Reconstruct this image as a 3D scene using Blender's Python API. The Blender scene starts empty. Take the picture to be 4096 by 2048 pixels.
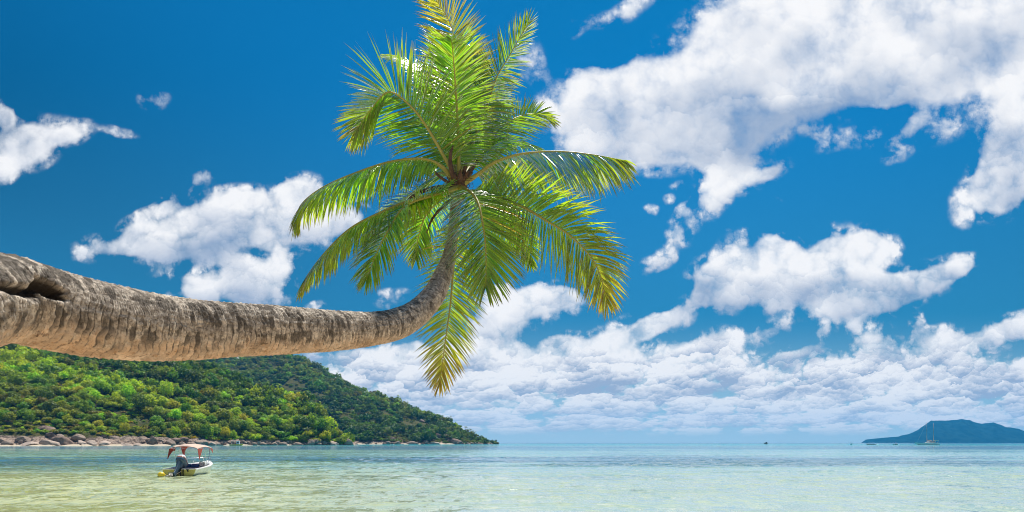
import bpy, math, random
import numpy as np
from mathutils import Vector, Matrix
R = math.radians
random.seed(7)
scene = bpy.context.scene
COL = scene.collection

# ---------------------------------------------------------------- camera
EYE, FOC = 2.0, 640.0           # eye height above the sea, focal length in 1/1024 widths
cam = bpy.data.cameras.new('camera'); cam_o = bpy.data.objects.new('camera', cam); COL.objects.link(cam_o)
cam_o.location = (0, 0, EYE); cam_o.rotation_euler = (R(90), 0, 0)
cam.sensor_width = 36; cam.lens = 36*FOC/1024; cam.shift_y = 186.5/1024; cam.clip_end = 40000; cam.clip_start = .1
scene.camera = cam_o
scene.view_settings.view_transform = 'Standard'; scene.view_settings.look = 'None'
scene.view_settings.exposure = .45; scene.view_settings.gamma = 1
scene.cycles.max_bounces = 8; scene.cycles.transparent_max_bounces = 8
scene.cycles.sample_clamp_indirect = 6
scene.cycles.use_denoising = True
scene.cycles.volume_bounces = 0
scene.cycles.filter_width = 1.0

def at(px, py, d):
    """a survey reading (plate units 2576 wide) at distance d -> a point of the place"""
    return np.array([(px/2.5156-512)/FOC*d, d, EYE+(442.5-py/2.5156)/FOC*d])
def col_tan(px): return (px/2.5156-512)/FOC
def row_tan(py): return (442.5-py/2.5156)/FOC

# ---------------------------------------------------------------- mesh helpers
def link(name, me, mat=None, parent=None):
    o = bpy.data.objects.new(name, me); COL.objects.link(o)
    if mat:
        for m in (mat if isinstance(mat, (list, tuple)) else [mat]): me.materials.append(m)
    if parent: o.parent = parent
    return o
def fast_mesh(name, V, F, smooth=False):
    """V (n,3), F (m,k) of one face size"""
    me = bpy.data.meshes.new(name); V = np.asarray(V, np.float32); F = np.asarray(F, np.int32)
    me.vertices.add(len(V)); me.vertices.foreach_set('co', V.ravel())
    k = F.shape[1]
    me.loops.add(F.size); me.loops.foreach_set('vertex_index', F.ravel())
    me.polygons.add(len(F)); me.polygons.foreach_set('loop_start', np.arange(0, F.size, k, dtype=np.int32))
    try: me.polygons.foreach_set('loop_total', np.full(len(F), k, np.int32))
    except Exception: pass
    me.polygons.foreach_set('use_smooth', np.full(len(F), smooth))
    me.update(calc_edges=True); me.validate()
    return me
def attr(me, name, vals, typ='FLOAT'):
    a = me.attributes.new(name, typ, 'POINT')
    if typ == 'FLOAT': a.data.foreach_set('value', np.asarray(vals, np.float32).ravel())
    else: a.data.foreach_set('color', np.asarray(vals, np.float32).ravel())
class MB:
    """collects simple solids into one mesh"""
    def __init__(s): s.v = []; s.f = []; s.mi = []; s.sm = []
    def add(s, V, F, mi=0, smooth=False):
        b = len(s.v); s.v += [tuple(map(float, p)) for p in V]
        for f in F: s.f.append(tuple(b+i for i in f)); s.mi.append(mi); s.sm.append(smooth)
    def box(s, c, h, mi=0, M=None):
        c = np.array(c, float); h = np.array(h, float)
        V = [c+h*np.array(k) for k in ((-1,-1,-1),(1,-1,-1),(1,1,-1),(-1,1,-1),(-1,-1,1),(1,-1,1),(1,1,1),(-1,1,1))]
        if M is not None: V = [M @ Vector(p) for p in V]
        s.add(V, [(0,3,2,1),(4,5,6,7),(0,1,5,4),(1,2,6,5),(2,3,7,6),(3,0,4,7)], mi)
    def tube(s, pts, r, n=8, mi=0, caps=True):
        pts = np.array(pts, float); m = len(pts)
        rr = np.full(m, r) if np.isscalar(r) else np.array(r, float)
        T = np.gradient(pts, axis=0); T /= np.linalg.norm(T, axis=1)[:, None]+1e-9
        ref = np.array([0, 0, 1.]) if abs(T[0][2]) < .9 else np.array([1., 0, 0])
        V = []
        for i in range(m):
            a = ref-T[i]*ref.dot(T[i]); a /= np.linalg.norm(a)+1e-9; ref = a; b = np.cross(T[i], a)
            for k in range(n):
                t = 2*math.pi*k/n; V.append(pts[i]+rr[i]*(math.cos(t)*a+math.sin(t)*b))
        F = [(i*n+k, i*n+(k+1) % n, (i+1)*n+(k+1) % n, (i+1)*n+k) for i in range(m-1) for k in range(n)]
        if caps: F += [tuple(range(n))[::-1], tuple((m-1)*n+k for k in range(n))]
        s.add(V, F, mi, True)
    def ball(s, c, r, nu=16, nv=10, mi=0, M=None, e=1.0):
        """(super)ellipsoid"""
        r = np.array(r if hasattr(r, '__len__') else (r, r, r), float); V = []
        sp = lambda x: math.copysign(abs(x)**e, x)
        for j in range(nv+1):
            p = -math.pi/2+math.pi*j/nv
            for i in range(nu):
                t = 2*math.pi*i/nu
                q = np.array([sp(math.cos(p))*sp(math.cos(t)), sp(math.cos(p))*sp(math.sin(t)), sp(math.sin(p))])*r
                if M is not None: q = np.array(M @ Vector(q))
                V.append(q+np.array(c))
        F = [(j*nu+i, j*nu+(i+1) % nu, (j+1)*nu+(i+1) % nu, (j+1)*nu+i) for j in range(nv) for i in range(nu)]
        s.add(V, F, mi, True)
    def grid(s, G, mi=0, smooth=True):
        G = np.array(G, float); a, b = G.shape[:2]
        s.add(G.reshape(-1, 3), [(i*b+j, i*b+j+1, (i+1)*b+j+1, (i+1)*b+j) for i in range(a-1) for j in range(b-1)], mi, smooth)
    def build(s, name, mat, parent=None):
        me = bpy.data.meshes.new(name); me.from_pydata(s.v, [], s.f); me.validate()
        if len(me.polygons) == len(s.mi):
            me.polygons.foreach_set('material_index', s.mi); me.polygons.foreach_set('use_smooth', s.sm)
        me.update()
        return link(name, me, mat, parent)
def empty(name, loc=(0, 0, 0), rz=0):
    o = bpy.data.objects.new(name, None); COL.objects.link(o)
    o.location = loc; o.rotation_euler = (0, 0, rz); o.empty_display_size = .2
    return o
def tag(o, label=None, cat=None, group=None, kind=None):
    if label: o['label'] = label
    if cat: o['category'] = cat
    if group: o['group'] = group
    if kind: o['kind'] = kind
    return o

# ---------------------------------------------------------------- noise (numpy)
def _h(ix, iy, iz, seed):
    n = (ix.astype(np.int64)*374761393+iy.astype(np.int64)*668265263+iz.astype(np.int64)*2147483647+seed*974711) & 0xffffffff
    n = ((n ^ (n >> 13))*1274126177) & 0xffffffff
    n = ((n ^ (n >> 15))*2246822519) & 0xffffffff
    return ((n ^ (n >> 16)) & 0xffffff)/float(0xffffff)
def vnoise(x, y, z, seed=0):
    ix, iy, iz = np.floor(x), np.floor(y), np.floor(z); fx, fy, fz = x-ix, y-iy, z-iz
    u, v, w = [f*f*f*(f*(f*6-15)+10) for f in (fx, fy, fz)]; o = 0
    for a in (0, 1):
        for b in (0, 1):
            for c in (0, 1):
                o = o+_h(ix+a, iy+b, iz+c, seed)*(u if a else 1-u)*(v if b else 1-v)*(w if c else 1-w)
    return o*2-1
def fbm(x, y, z, seed=0, oct=4, g=.5):
    o = 0; a = 1; s = 0
    for k in range(oct):
        o = o+a*vnoise(x*2**k, y*2**k, z*2**k, seed+k); s += a; a *= g
    return o/s
def spline(P, n):
    """Catmull-Rom through rows of P, n samples, even in chord length"""
    P = np.array(P, float); d = np.r_[0, np.cumsum(np.linalg.norm(np.diff(P[:, :3], axis=0), axis=1)**.5)]
    Pe = np.vstack([2*P[0]-P[1], P, 2*P[-1]-P[-2]]); de = np.r_[2*d[0]-d[1], d, 2*d[-1]-d[-2]]
    m = (Pe[2:]-Pe[:-2])/(de[2:]-de[:-2])[:, None]
    def ev(t):
        k = np.clip(np.searchsorted(d, t)-1, 0, len(P)-2); h = (d[k+1]-d[k])[:, None]; s = ((t-d[k])[:, None])/h
        return (2*s**3-3*s**2+1)*P[k]+(s**3-2*s**2+s)*h*m[k]+(-2*s**3+3*s**2)*P[k+1]+(s**3-s**2)*h*m[k+1]
    t = np.linspace(0, d[-1], n*6); Q = ev(t); L = np.r_[0, np.cumsum(np.linalg.norm(np.diff(Q[:, :3], axis=0), axis=1))]
    tt = np.interp(np.linspace(0, L[-1], n), L, t)
    return ev(tt)

# ---------------------------------------------------------------- node helpers
class NT:
    def __init__(s, tree): s.t = tree; tree.nodes.clear()
    def n(s, typ, ins=None, **kw):
        nd = s.t.nodes.new(typ)
        for k, v in kw.items(): setattr(nd, k, v)
        for k, v in (ins or {}).items(): s.set(nd.inputs[k], v)
        return nd
    def set(s, sock, v):
        if isinstance(v, bpy.types.NodeSocket): s.t.links.new(v, sock)
        elif isinstance(v, bpy.types.Node): s.t.links.new(v.outputs[0], sock)
        else:
            if hasattr(sock.default_value, '__len__') and not isinstance(v, str):
                v = tuple(v)
                if len(sock.default_value) == 4 and len(v) == 3: v = v+(1,)
            sock.default_value = v
    def m(s, op, a, b=0.0, c=None, clamp=False):
        nd = s.n('ShaderNodeMath', operation=op, use_clamp=clamp); s.set(nd.inputs[0], a); s.set(nd.inputs[1], b)
        if c is not None: s.set(nd.inputs[2], c)
        return nd.outputs[0]
    def ramp(s, x, lo, hi, a=0.0, b=1.0, smooth=True):
        nd = s.n('ShaderNodeMapRange', interpolation_type='SMOOTHSTEP' if smooth else 'LINEAR', clamp=True)
        for i, v in enumerate((x, lo, hi, a, b)): s.set(nd.inputs[i], v)
        return nd.outputs[0]
    def mix(s, f, a, b, blend='MIX'):
        nd = s.n('ShaderNodeMix', data_type='RGBA', blend_type=blend)
        s.set(nd.inputs[0], f); s.set(nd.inputs[6], a); s.set(nd.inputs[7], b)
        return nd.outputs[2]
    def noise(s, vec, scale, detail=4, rough=.5, dist=0.0, dim='3D', out=0):
        nd = s.n('ShaderNodeTexNoise', noise_dimensions=dim)
        if vec is not None: s.set(nd.inputs['Vector'], vec)
        s.set(nd.inputs['Scale'], scale); s.set(nd.inputs['Detail'], detail); s.set(nd.inputs['Roughness'], rough); s.set(nd.inputs['Distortion'], dist)
        return nd.outputs[out]
    def vm(s, op, a, b=None, sc=None):
        nd = s.n('ShaderNodeVectorMath', operation=op); s.set(nd.inputs[0], a)
        if b is not None: s.set(nd.inputs[1], b)
        if sc is not None: s.set(nd.inputs['Scale'], sc)
        return nd.outputs['Value'] if op in ('DOT_PRODUCT', 'LENGTH') else nd.outputs[0]
    def obj(s): return s.n('ShaderNodeTexCoord').outputs['Object']
    def pos(s): return s.n('ShaderNodeNewGeometry').outputs['Position']
    def at(s, name, out='Fac'): return s.n('ShaderNodeAttribute', attribute_name=name).outputs[out]
    def out(s, sh): 
        o = s.n('ShaderNodeOutputMaterial'); s.t.links.new(sh if isinstance(sh, bpy.types.NodeSocket) else sh.outputs[0], o.inputs[0]); return o
def mat(name):
    m = bpy.data.materials.new(name); m.use_nodes = True; return m, NT(m.node_tree)
def simple(name, col, rough=.5, metal=0.0, var=.12, scale=6.0, bump=0.0, spec=.5):
    m, t = mat(name); p = t.obj()
    nz = t.noise(p, scale, 5, .6)
    c = t.mix(t.ramp(nz, .3, .7), tuple(k*(1-var) for k in col), tuple(min(1, k*(1+var)) for k in col))
    b = t.n('ShaderNodeBsdfPrincipled', {'Base Color': c, 'Roughness': t.ramp(nz, .2, .8, max(.02, rough-.08), min(1, rough+.08)), 'Metallic': metal, 'Specular IOR Level': spec})
    if bump: t.set(b.inputs['Normal'], t.n('ShaderNodeBump', {'Height': nz, 'Strength': bump, 'Distance': .02}).outputs[0])
    t.out(b); return m
# ---------------------------------------------------------------- sun and sky
SUN_EL, SUN_AZ = 66.0, 17.0     # degrees; azimuth to the right of straight ahead
sd = Vector((math.sin(R(SUN_AZ))*math.cos(R(SUN_EL)), math.cos(R(SUN_AZ))*math.cos(R(SUN_EL)), math.sin(R(SUN_EL))))
sun = bpy.data.lights.new('sun', 'SUN'); sun.energy = 4.8; sun.angle = R(.53); sun.color = (1, .955, .88)
sun_o = bpy.data.objects.new('sun', sun); COL.objects.link(sun_o); sun_o.location = (0, 0, 60)
sun_o.rotation_euler = sd.to_track_quat('Z', 'Y').to_euler()

# cumulus masses: plate position, half extents, turn (degrees, anticlockwise), weight
CLOUDS = [
 (20,340,90,60,0,1),(110,335,70,36,10,.95),(180,335,52,28,12,.85),(60,400,80,32,15,.9),(0,430,40,32,0,.9),(0,285,30,26,0,.9),
 (385,250,34,23,-8,.8),(290,330,40,15,-10,.45),
 (508,452,40,22,35,.62),(452,498,55,24,35,.58),(395,532,55,14,10,.6),
 (240,625,48,36,0,.95),(330,592,62,40,25,1),(420,595,110,52,15,1),(530,562,110,68,15,1),(600,515,66,44,20,1),(690,545,115,72,0,1),
 (762,470,44,36,0,1),(722,490,30,42,0,.9),(650,605,120,45,0,.9),(800,565,90,50,10,.9),(880,550,70,45,0,.85),(480,638,100,28,0,.75),(345,645,66,22,0,.8),
 (490,722,46,40,0,1),(560,732,85,40,0,1),(612,680,36,32,0,.9),(650,722,80,46,0,1),(702,672,46,36,0,1),(560,668,42,28,0,.7),(430,690,50,20,0,.5),(415,742,32,14,0,.8),
 (800,770,28,16,0,.6),(860,785,24,9,0,.45),(990,740,34,18,0,.4),(955,770,20,12,0,.4),
 (1440,272,85,62,25,.95),(1520,255,85,70,30,1),(1605,240,90,80,25,1),(1700,260,140,120,20,1.1),(1560,340,150,62,5,1),(1480,390,80,42,5,.9),(1540,432,55,34,25,.8),
 (1690,370,140,56,0,1),(1800,215,150,150,0,1.1),(1880,140,130,130,0,1),(2000,70,200,130,0,1.1),(1850,340,100,66,0,.9),(1960,260,150,80,15,1.05),(2110,155,180,120,15,1.1),
 (2250,90,200,120,10,1.1),(2400,70,200,120,0,1.1),(2540,60,150,120,0,1.05),(2310,200,110,62,25,1),(2220,220,100,46,15,.8),(2360,255,80,36,35,.75),(2460,190,110,80,0,.8),
 (2550,270,80,120,0,.8),(2556,400,80,110,-30,.95),(2505,450,70,60,40,.9),(2440,505,42,50,-30,.6),(2525,500,60,44,20,.75),
 (1830,400,56,62,0,.9),(1800,440,50,46,0,.85),(1885,462,95,24,28,.85),(1790,505,46,36,40,.8),(1945,438,46,17,15,.7),
 (2130,352,75,20,22,.6),(2235,335,95,26,18,.62),(2255,385,44,17,30,.5),(2330,330,75,30,20,.6),(2080,335,34,18,0,.5),(2400,330,50,30,20,.5),
 (1490,55,40,20,25,.5),(1560,50,56,28,30,.6),(1440,72,22,24,0,.5),(1610,18,44,20,20,.5),(1345,165,34,56,15,.6),(1475,185,46,40,40,.6),
 (1736,552,34,27,0,.8),(1712,588,30,22,0,.7),(1675,642,38,24,40,.65),(1635,668,38,22,20,.5),(1730,522,20,16,0,.5),(1640,526,20,11,0,.45),(1962,512,24,14,0,.45),(1700,465,22,11,0,.45),(1682,495,18,12,0,.45),
 (1790,692,48,50,0,.95),(1835,690,80,58,0,1),(1900,645,88,66,0,1.05),(1952,618,42,36,0,1),(1985,695,135,58,0,1.05),(2060,635,70,48,0,1),(2140,635,85,60,0,1.05),(2192,618,50,38,0,.95),
 (2110,705,125,50,0,1),(1850,752,95,34,0,.85),(2105,772,105,28,5,.95),(2205,745,115,44,8,1),(2305,715,105,42,15,1),(2392,682,72,34,20,.95),(2432,660,36,24,20,.8),(1822,652,22,12,0,.5),(1762,742,34,22,0,.7),
 (1250,795,76,62,0,1),(1315,762,85,55,0,1),(1385,740,74,40,0,.9),(1432,735,42,30,0,.8),(1230,835,66,34,0,.8),(1582,735,50,17,-15,.6),
 (1700,790,50,30,25,1),(1640,812,62,30,25,1),(1565,842,85,40,20,1),(1485,872,85,46,0,1),(1410,862,44,36,0,1),(1335,885,66,36,0,1),(1260,900,56,42,0,1),(1180,895,66,44,0,1),(1090,912,95,50,0,1),(955,912,85,32,0,.9),(870,902,85,26,0,.9),(1020,885,44,28,0,.8),
 (1150,962,190,40,0,.6),(1400,945,190,46,5,.7),(1600,905,140,44,15,.7),(1800,935,150,40,10,.65),(950,958,150,38,0,.6),(2020,955,140,34,8,.6),(2330,985,170,34,5,.6),
 (1918,826,60,26,22,.95),(1807,860,48,38,0,1),(1733,888,56,34,15,1),(2023,888,100,28,12,1),(2078,826,48,18,25,.8),(2155,810,30,18,30,.7),(2199,856,58,48,0,1.05),(2306,827,28,34,0,.9),
 (2384,858,58,36,0,1),(2324,898,95,40,10,1),(2505,848,95,34,20,1),(2572,815,45,34,0,1),(2255,932,66,36,0,.9),(2129,942,75,40,15,1),(2426,936,85,34,10,.95),(2575,952,44,40,0,.9),(2509,982,85,34,0,.9),
]
# grey undersides: position, half extents, turn, depth
SHADES = [(1930,330,230,60,20,.9),(1760,250,110,70,30,.45),(2050,300,150,60,15,.6),(2050,120,150,70,20,.4),(2470,110,130,90,10,.5),(2230,60,70,40,0,.4),(1960,705,170,42,5,.7),(2080,720,90,40,0,.5),(2010,740,80,30,0,.4),
 (560,630,210,34,5,.45),(660,570,120,40,0,.3),(1990,985,70,24,0,.9),(2240,892,48,28,0,.8),(1740,912,60,18,15,.6),(580,755,110,26,0,.4),(1300,830,110,30,15,.45),(2350,420,60,40,0,.4),(1850,400,110,50,0,.6),(60,370,60,24,0,.35)]

world = bpy.data.worlds.new('World'); scene.world = world; world.use_nodes = True
w = NT(world.node_tree)
D = w.n('ShaderNodeTexCoord').outputs['Generated']
sep = w.n('ShaderNodeSeparateXYZ', {0: D})
ya = w.m('MAXIMUM', w.m('ABSOLUTE', sep.outputs[1]), .02)
U = w.m('DIVIDE', sep.outputs[0], ya); Vv = w.m('DIVIDE', sep.outputs[2], ya)
Q = w.n('ShaderNodeCombineXYZ', {0: U, 1: Vv, 2: 1.0}).outputs[0]      # direction as (east/ahead, up/ahead, 1)
low = w.ramp(Vv, .17, .04)                                             # 1 near the horizon
# warp the look-up a little so that outlines billow
wn = w.noise(Q, 9.0, 3, .55, out=1)
Qw = w.vm('ADD', Q, w.vm('MULTIPLY', w.vm('SUBTRACT', wn, (.5, .5, .5)), (.05, .04, 0)))
# one cumulus puff: adds its bulge (x) and its lit-side tilt (y) to a running sum, so few values stay alive at once
def new_group(name, ins, outs):
    g = bpy.data.node_groups.new(name, 'ShaderNodeTree'); t = NT(g)
    for n_, k_ in ins: g.interface.new_socket(name=n_, in_out='INPUT', socket_type=k_)
    for n_, k_ in outs: g.interface.new_socket(name=n_, in_out='OUTPUT', socket_type=k_)
    return g, t, g.nodes.new('NodeGroupInput'), g.nodes.new('NodeGroupOutput')
VEC, FLO = 'NodeSocketVector', 'NodeSocketFloat'
puff, pt, gi, go = new_group('puff', [('Sum', VEC), ('Q', VEC), ('A', VEC), ('B', VEC), ('W', FLO)], [('Sum', VEC)])
pa = pt.vm('DOT_PRODUCT', gi.outputs[1], gi.outputs[2]); pb = pt.vm('DOT_PRODUCT', gi.outputs[1], gi.outputs[3])
pf = pt.m('MAXIMUM', pt.m('SUBTRACT', 1.0, pt.m('MULTIPLY_ADD', pb, pb, pt.m('MULTIPLY', pa, pa))), 0.0)
pf = pt.m('MULTIPLY', pt.m('MULTIPLY', pf, pf), gi.outputs[4])
pt.set(go.inputs[0], pt.vm('ADD', gi.outputs[0], pt.n('ShaderNodeCombineXYZ', {0: pf, 1: pt.m('MULTIPLY', pf, pb)}).outputs[0]))
def field(t, q, blobs, grow):
    tot = (0, 0, 0)
    field.k = getattr(field, 'k', 0)+1
    for (cx, cy, rx, ry, rot, wt) in blobs:
        rx += field.k*.003; ry += field.k*.003; cx += field.k*.003    # never identical between sectors, or the compiler merges them
        u0, v0 = col_tan(cx), row_tan(cy); k = grow/(2.5156*FOC); rx *= k; ry *= k
        c, s = math.cos(R(rot)), math.sin(R(rot))
        nd = t.t.nodes.new('ShaderNodeGroup'); nd.node_tree = puff
        for i, v in enumerate((tot, q, (c/rx, s/rx, -(c*u0+s*v0)/rx), (-s/ry, c/ry, -(-s*u0+c*v0)/ry), wt)): t.set(nd.inputs[i], v)
        tot = nd.outputs[0]
    return t.n('ShaderNodeSeparateXYZ', {0: tot})
# far banks of small cumulus that crowd towards the horizon
lv = w.m('LOGARITHM', w.m('ADD', w.m('MAXIMUM', Vv, 0.0), .035), 2.718)
Qf = w.n('ShaderNodeCombineXYZ', {0: w.m('MULTIPLY', U, 24.0), 1: w.m('MULTIPLY_ADD', lv, 4.8, w.m('MULTIPLY', U, -3.0)), 2: 0.0}).outputs[0]
def bank(vec):
    """heaps of small puffs: returns their bulk and how far up its own puff a direction lies"""
    vec = w.vm('ADD', vec, w.vm('MULTIPLY', w.vm('SUBTRACT', w.noise(vec, 2.2, 3, .6, 0, dim='2D', out=1), (.5, .5, .5)), (.55, .5, 0)))
    y = w.n('ShaderNodeSeparateXYZ', {0: vec}).outputs[1]; bulk = w.m('MULTIPLY', w.noise(vec, .55, 4, .6, 0, dim='2D'), 1.1); up = 0.0
    for k, wt in ((.75, .55), (1.9, .34), (4.4, .16)):
        v = w.n('ShaderNodeTexVoronoi', {'Vector': vec, 'Scale': k}, feature='F1', voronoi_dimensions='2D')
        f = w.m('SUBTRACT', 1.0, w.m('MULTIPLY', v.outputs['Distance'], 1.25)); bulk = w.m('MULTIPLY_ADD', f, wt, bulk)
        ty = w.m('MULTIPLY', w.m('SUBTRACT', y, w.n('ShaderNodeSeparateXYZ', {0: v.outputs['Position']}).outputs[1]), k)
        up = w.m('MULTIPLY_ADD', ty, wt, up)
    return bulk, up
b0, b1 = bank(Qf)
base_lo = w.m('MULTIPLY', w.ramp(Vv, .195, .115), w.ramp(Vv, .002, .022))
# edge detail: soft tatters plus heaped, creased billows
def detail(vec):
    """ragged tatters, and heaped round billows with how far up its own billow a direction lies"""
    n = w.noise(vec, 11.0, 8, .63, 0, dim='2D')
    vec = w.vm('ADD', vec, w.vm('MULTIPLY', w.vm('SUBTRACT', w.noise(vec, 24.0, 4, .62, 0, dim='2D', out=1), (.5, .5, .5)), (.045, .045, 0)))
    y = w.n('ShaderNodeSeparateXYZ', {0: vec}).outputs[1]; bulk = up = 0.0
    for k, wt in ((11.0, .42), (25.0, .33), (60.0, .25)):
        v = w.n('ShaderNodeTexVoronoi', {'Vector': vec, 'Scale': k}, feature='F1', voronoi_dimensions='2D')
        bulk = w.m('MULTIPLY_ADD', w.m('SUBTRACT', 1.0, w.m('MULTIPLY', v.outputs['Distance'], 1.3)), wt, bulk)
        up = w.m('MULTIPLY_ADD', w.m('MULTIPLY', w.m('SUBTRACT', y, w.n('ShaderNodeSeparateXYZ', {0: v.outputs['Position']}).outputs[1]), k), wt, up)
    return n, bulk, up
dn, vor, d1 = detail(Q)
puffy = w.ramp(Vv, .62, .2, .45, 1.0)          # lower clouds are crisper and more heaped
d0 = w.m('MULTIPLY_ADD', w.m('SUBTRACT', vor, .45), w.m('MULTIPLY', puffy, .75), dn); d1 = w.m('MULTIPLY', d1, puffy)
big = w.m('SUBTRACT', w.noise(Q, 5.5, 3, .5, 0, dim='2D'), w.noise(w.vm('ADD', Q, (.02, .05, 0)), 5.5, 3, .5, 0, dim='2D'))     # broad modelling towards the sun
# clear sky, deepest well away from the sun
nish = w.n('ShaderNodeTexSky', sky_type='NISHITA', sun_disc=False, sun_elevation=R(SUN_EL), sun_rotation=R(SUN_AZ), altitude=0, air_density=1.0, dust_density=.4, ozone_density=3.0)
SKY_K = .1
away = w.ramp(w.vm('DOT_PRODUCT', D, tuple(sd)), .46, .80, .52, 1.0)
sk = w.mix(1.0, nish.outputs[0], (.010, .44, .66), 'MULTIPLY')
sk = w.vm('SCALE', sk, sc=away)
sk = w.mix(w.ramp(Vv, .62, .12, 0, .30), sk, (.55, 2.6, 4.6))
sk = w.mix(w.ramp(Vv, .21, -.03, 0, 1.0), sk, (3.7, 5.2, 6.1))

def sector(u0, u1, v0, v1):
    """the sky of one sector: only the masses that reach into it are summed"""
    def near(b, grow):
        cu, cv = col_tan(b[0]), row_tan(b[1]); r = (grow*max(b[2], b[3]))/(2.5156*FOC)+.05
        return cu+r > u0 and cu-r < u1 and cv+r > v0 and cv-r < v1
    cl_ = [b for b in CLOUDS if near(b, GROW)]; sh_ = [b for b in SHADES if near(b, 1.4)]
    g, t, gi, go = new_group('sky_sector', [('Q', VEC), ('D0', FLO), ('D1', FLO), ('B0', FLO), ('B1', FLO), ('Vor', FLO), ('V', FLO), ('Low', FLO), ('Bank', FLO), ('Big', FLO), ('Sky', 'NodeSocketColor')], [('Color', 'NodeSocketColor')])
    q, d0_, d1_, b0_, b1_, vor_, V_, low_, bank_, big_, sky_ = [gi.outputs[i] for i in range(11)]
    fa = field(t, q, cl_, GROW); acc, tilt = fa.outputs[0], fa.outputs[1]
    grey = field(t, q, sh_, 1.4).outputs[0]
    tiltn = t.m('DIVIDE', tilt, t.m('MAXIMUM', acc, .2))
    accs = t.m('MINIMUM', acc, 1.1)
    dens = t.m('MULTIPLY_ADD', accs, .98, -.40)
    dens = t.m('ADD', dens, t.m('MULTIPLY', t.m('MULTIPLY', t.m('SUBTRACT', d0_, .50), t.ramp(accs, .45, 1.0, 1.0, .35)), t.m('MULTIPLY_ADD', low_, -.6, 3.0)))
    lo_d = t.m('MULTIPLY_ADD', t.m('SUBTRACT', b0_, t.ramp(V_, .17, .09, 1.02, .67)), 1.9, t.m('MULTIPLY', accs, .35))
    lo_d = t.m('SUBTRACT', lo_d, t.m('MULTIPLY', t.m('SUBTRACT', 1.0, bank_), 1.2))
    dens = t.m('MAXIMUM', dens, lo_d)
    alpha = t.ramp(dens, -.06, t.m('MULTIPLY_ADD', low_, -.25, .80))
    veil = t.m('MULTIPLY', t.m('MULTIPLY', t.ramp(d0_, .44, .76), t.ramp(acc, .02, .42)), t.m('MULTIPLY_ADD', low_, -.4, .72)); alpha = t.m('MAXIMUM', alpha, veil)
    alpha = t.m('MULTIPLY', alpha, t.m('MAXIMUM', t.ramp(acc, .02, .22), bank_))
    alpha = t.m('MULTIPLY', alpha, t.ramp(V_, .002, .03, .25, 1.0))
    # lit tops, grey undersides
    lit = t.m('MULTIPLY_ADD', tiltn, .75, .76)
    lit = t.m('ADD', lit, t.m('MULTIPLY', d1_, .5))
    lit = t.m('ADD', lit, t.m('MULTIPLY', t.m('MULTIPLY', b1_, 1.35), bank_))
    lit = t.m('ADD', lit, t.m('MULTIPLY', big_, t.m('MULTIPLY_ADD', low_, -.8, 2.2)))
    lit = t.m('SUBTRACT', lit, t.m('MULTIPLY', grey, .52))
    lit = t.m('ADD', lit, t.ramp(dens, .5, .0, 0, .12))
    lit = t.m('MINIMUM', t.m('MAXIMUM', lit, 0.0), 1.0)
    cl = t.mix(lit, (.27, .335, .45), (.71, .705, .71))
    cl = t.mix(t.ramp(V_, .09, .0, 0, .4), cl, (.46, .56, .66))
    t.set(go.inputs[0], t.mix(alpha, sky_, t.vm('SCALE', cl, sc=1/SKY_K)))
    nd = w.t.nodes.new('ShaderNodeGroup'); nd.node_tree = g
    for i, v in enumerate((Qw, d0, d1, b0, b1, vor, Vv, low, base_lo, big, sk)): w.set(nd.inputs[i], v)
    return w.n('ShaderNodeBackground', {'Color': nd.outputs[0], 'Strength': SKY_K}).outputs[0]
GROW = 1.62
def split(fac, a, b):
    n = w.n('ShaderNodeMixShader'); w.set(n.inputs[0], fac); w.t.links.new(a, n.inputs[1]); w.t.links.new(b, n.inputs[2]); return n.outputs[0]
def columns(cuts, v0, v1):
    e = [-9]+cuts+[9]; secs = [sector(e[i], e[i+1], v0, v1) for i in range(len(e)-1)]
    def rec(lo, hi):
        if lo == hi: return secs[lo]
        m = (lo+hi+1)//2
        return split(w.m('GREATER_THAN', U, cuts[m-1]), rec(lo, m-1), rec(m, hi))
    return rec(0, len(secs)-1)
hi_row = columns([-.3, .05, .32, .52, .66], .36, 9); lo_row = columns([-.35, -.05, .12, .28, .45, .62], -9, .36)
bg = split(w.m('GREATER_THAN', Vv, .36), lo_row, hi_row)
wo = w.n('ShaderNodeOutputWorld'); w.t.links.new(bg, wo.inputs[0])
world.cycles.sampling_method = 'MANUAL'; world.cycles.sample_map_resolution = 512
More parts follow.
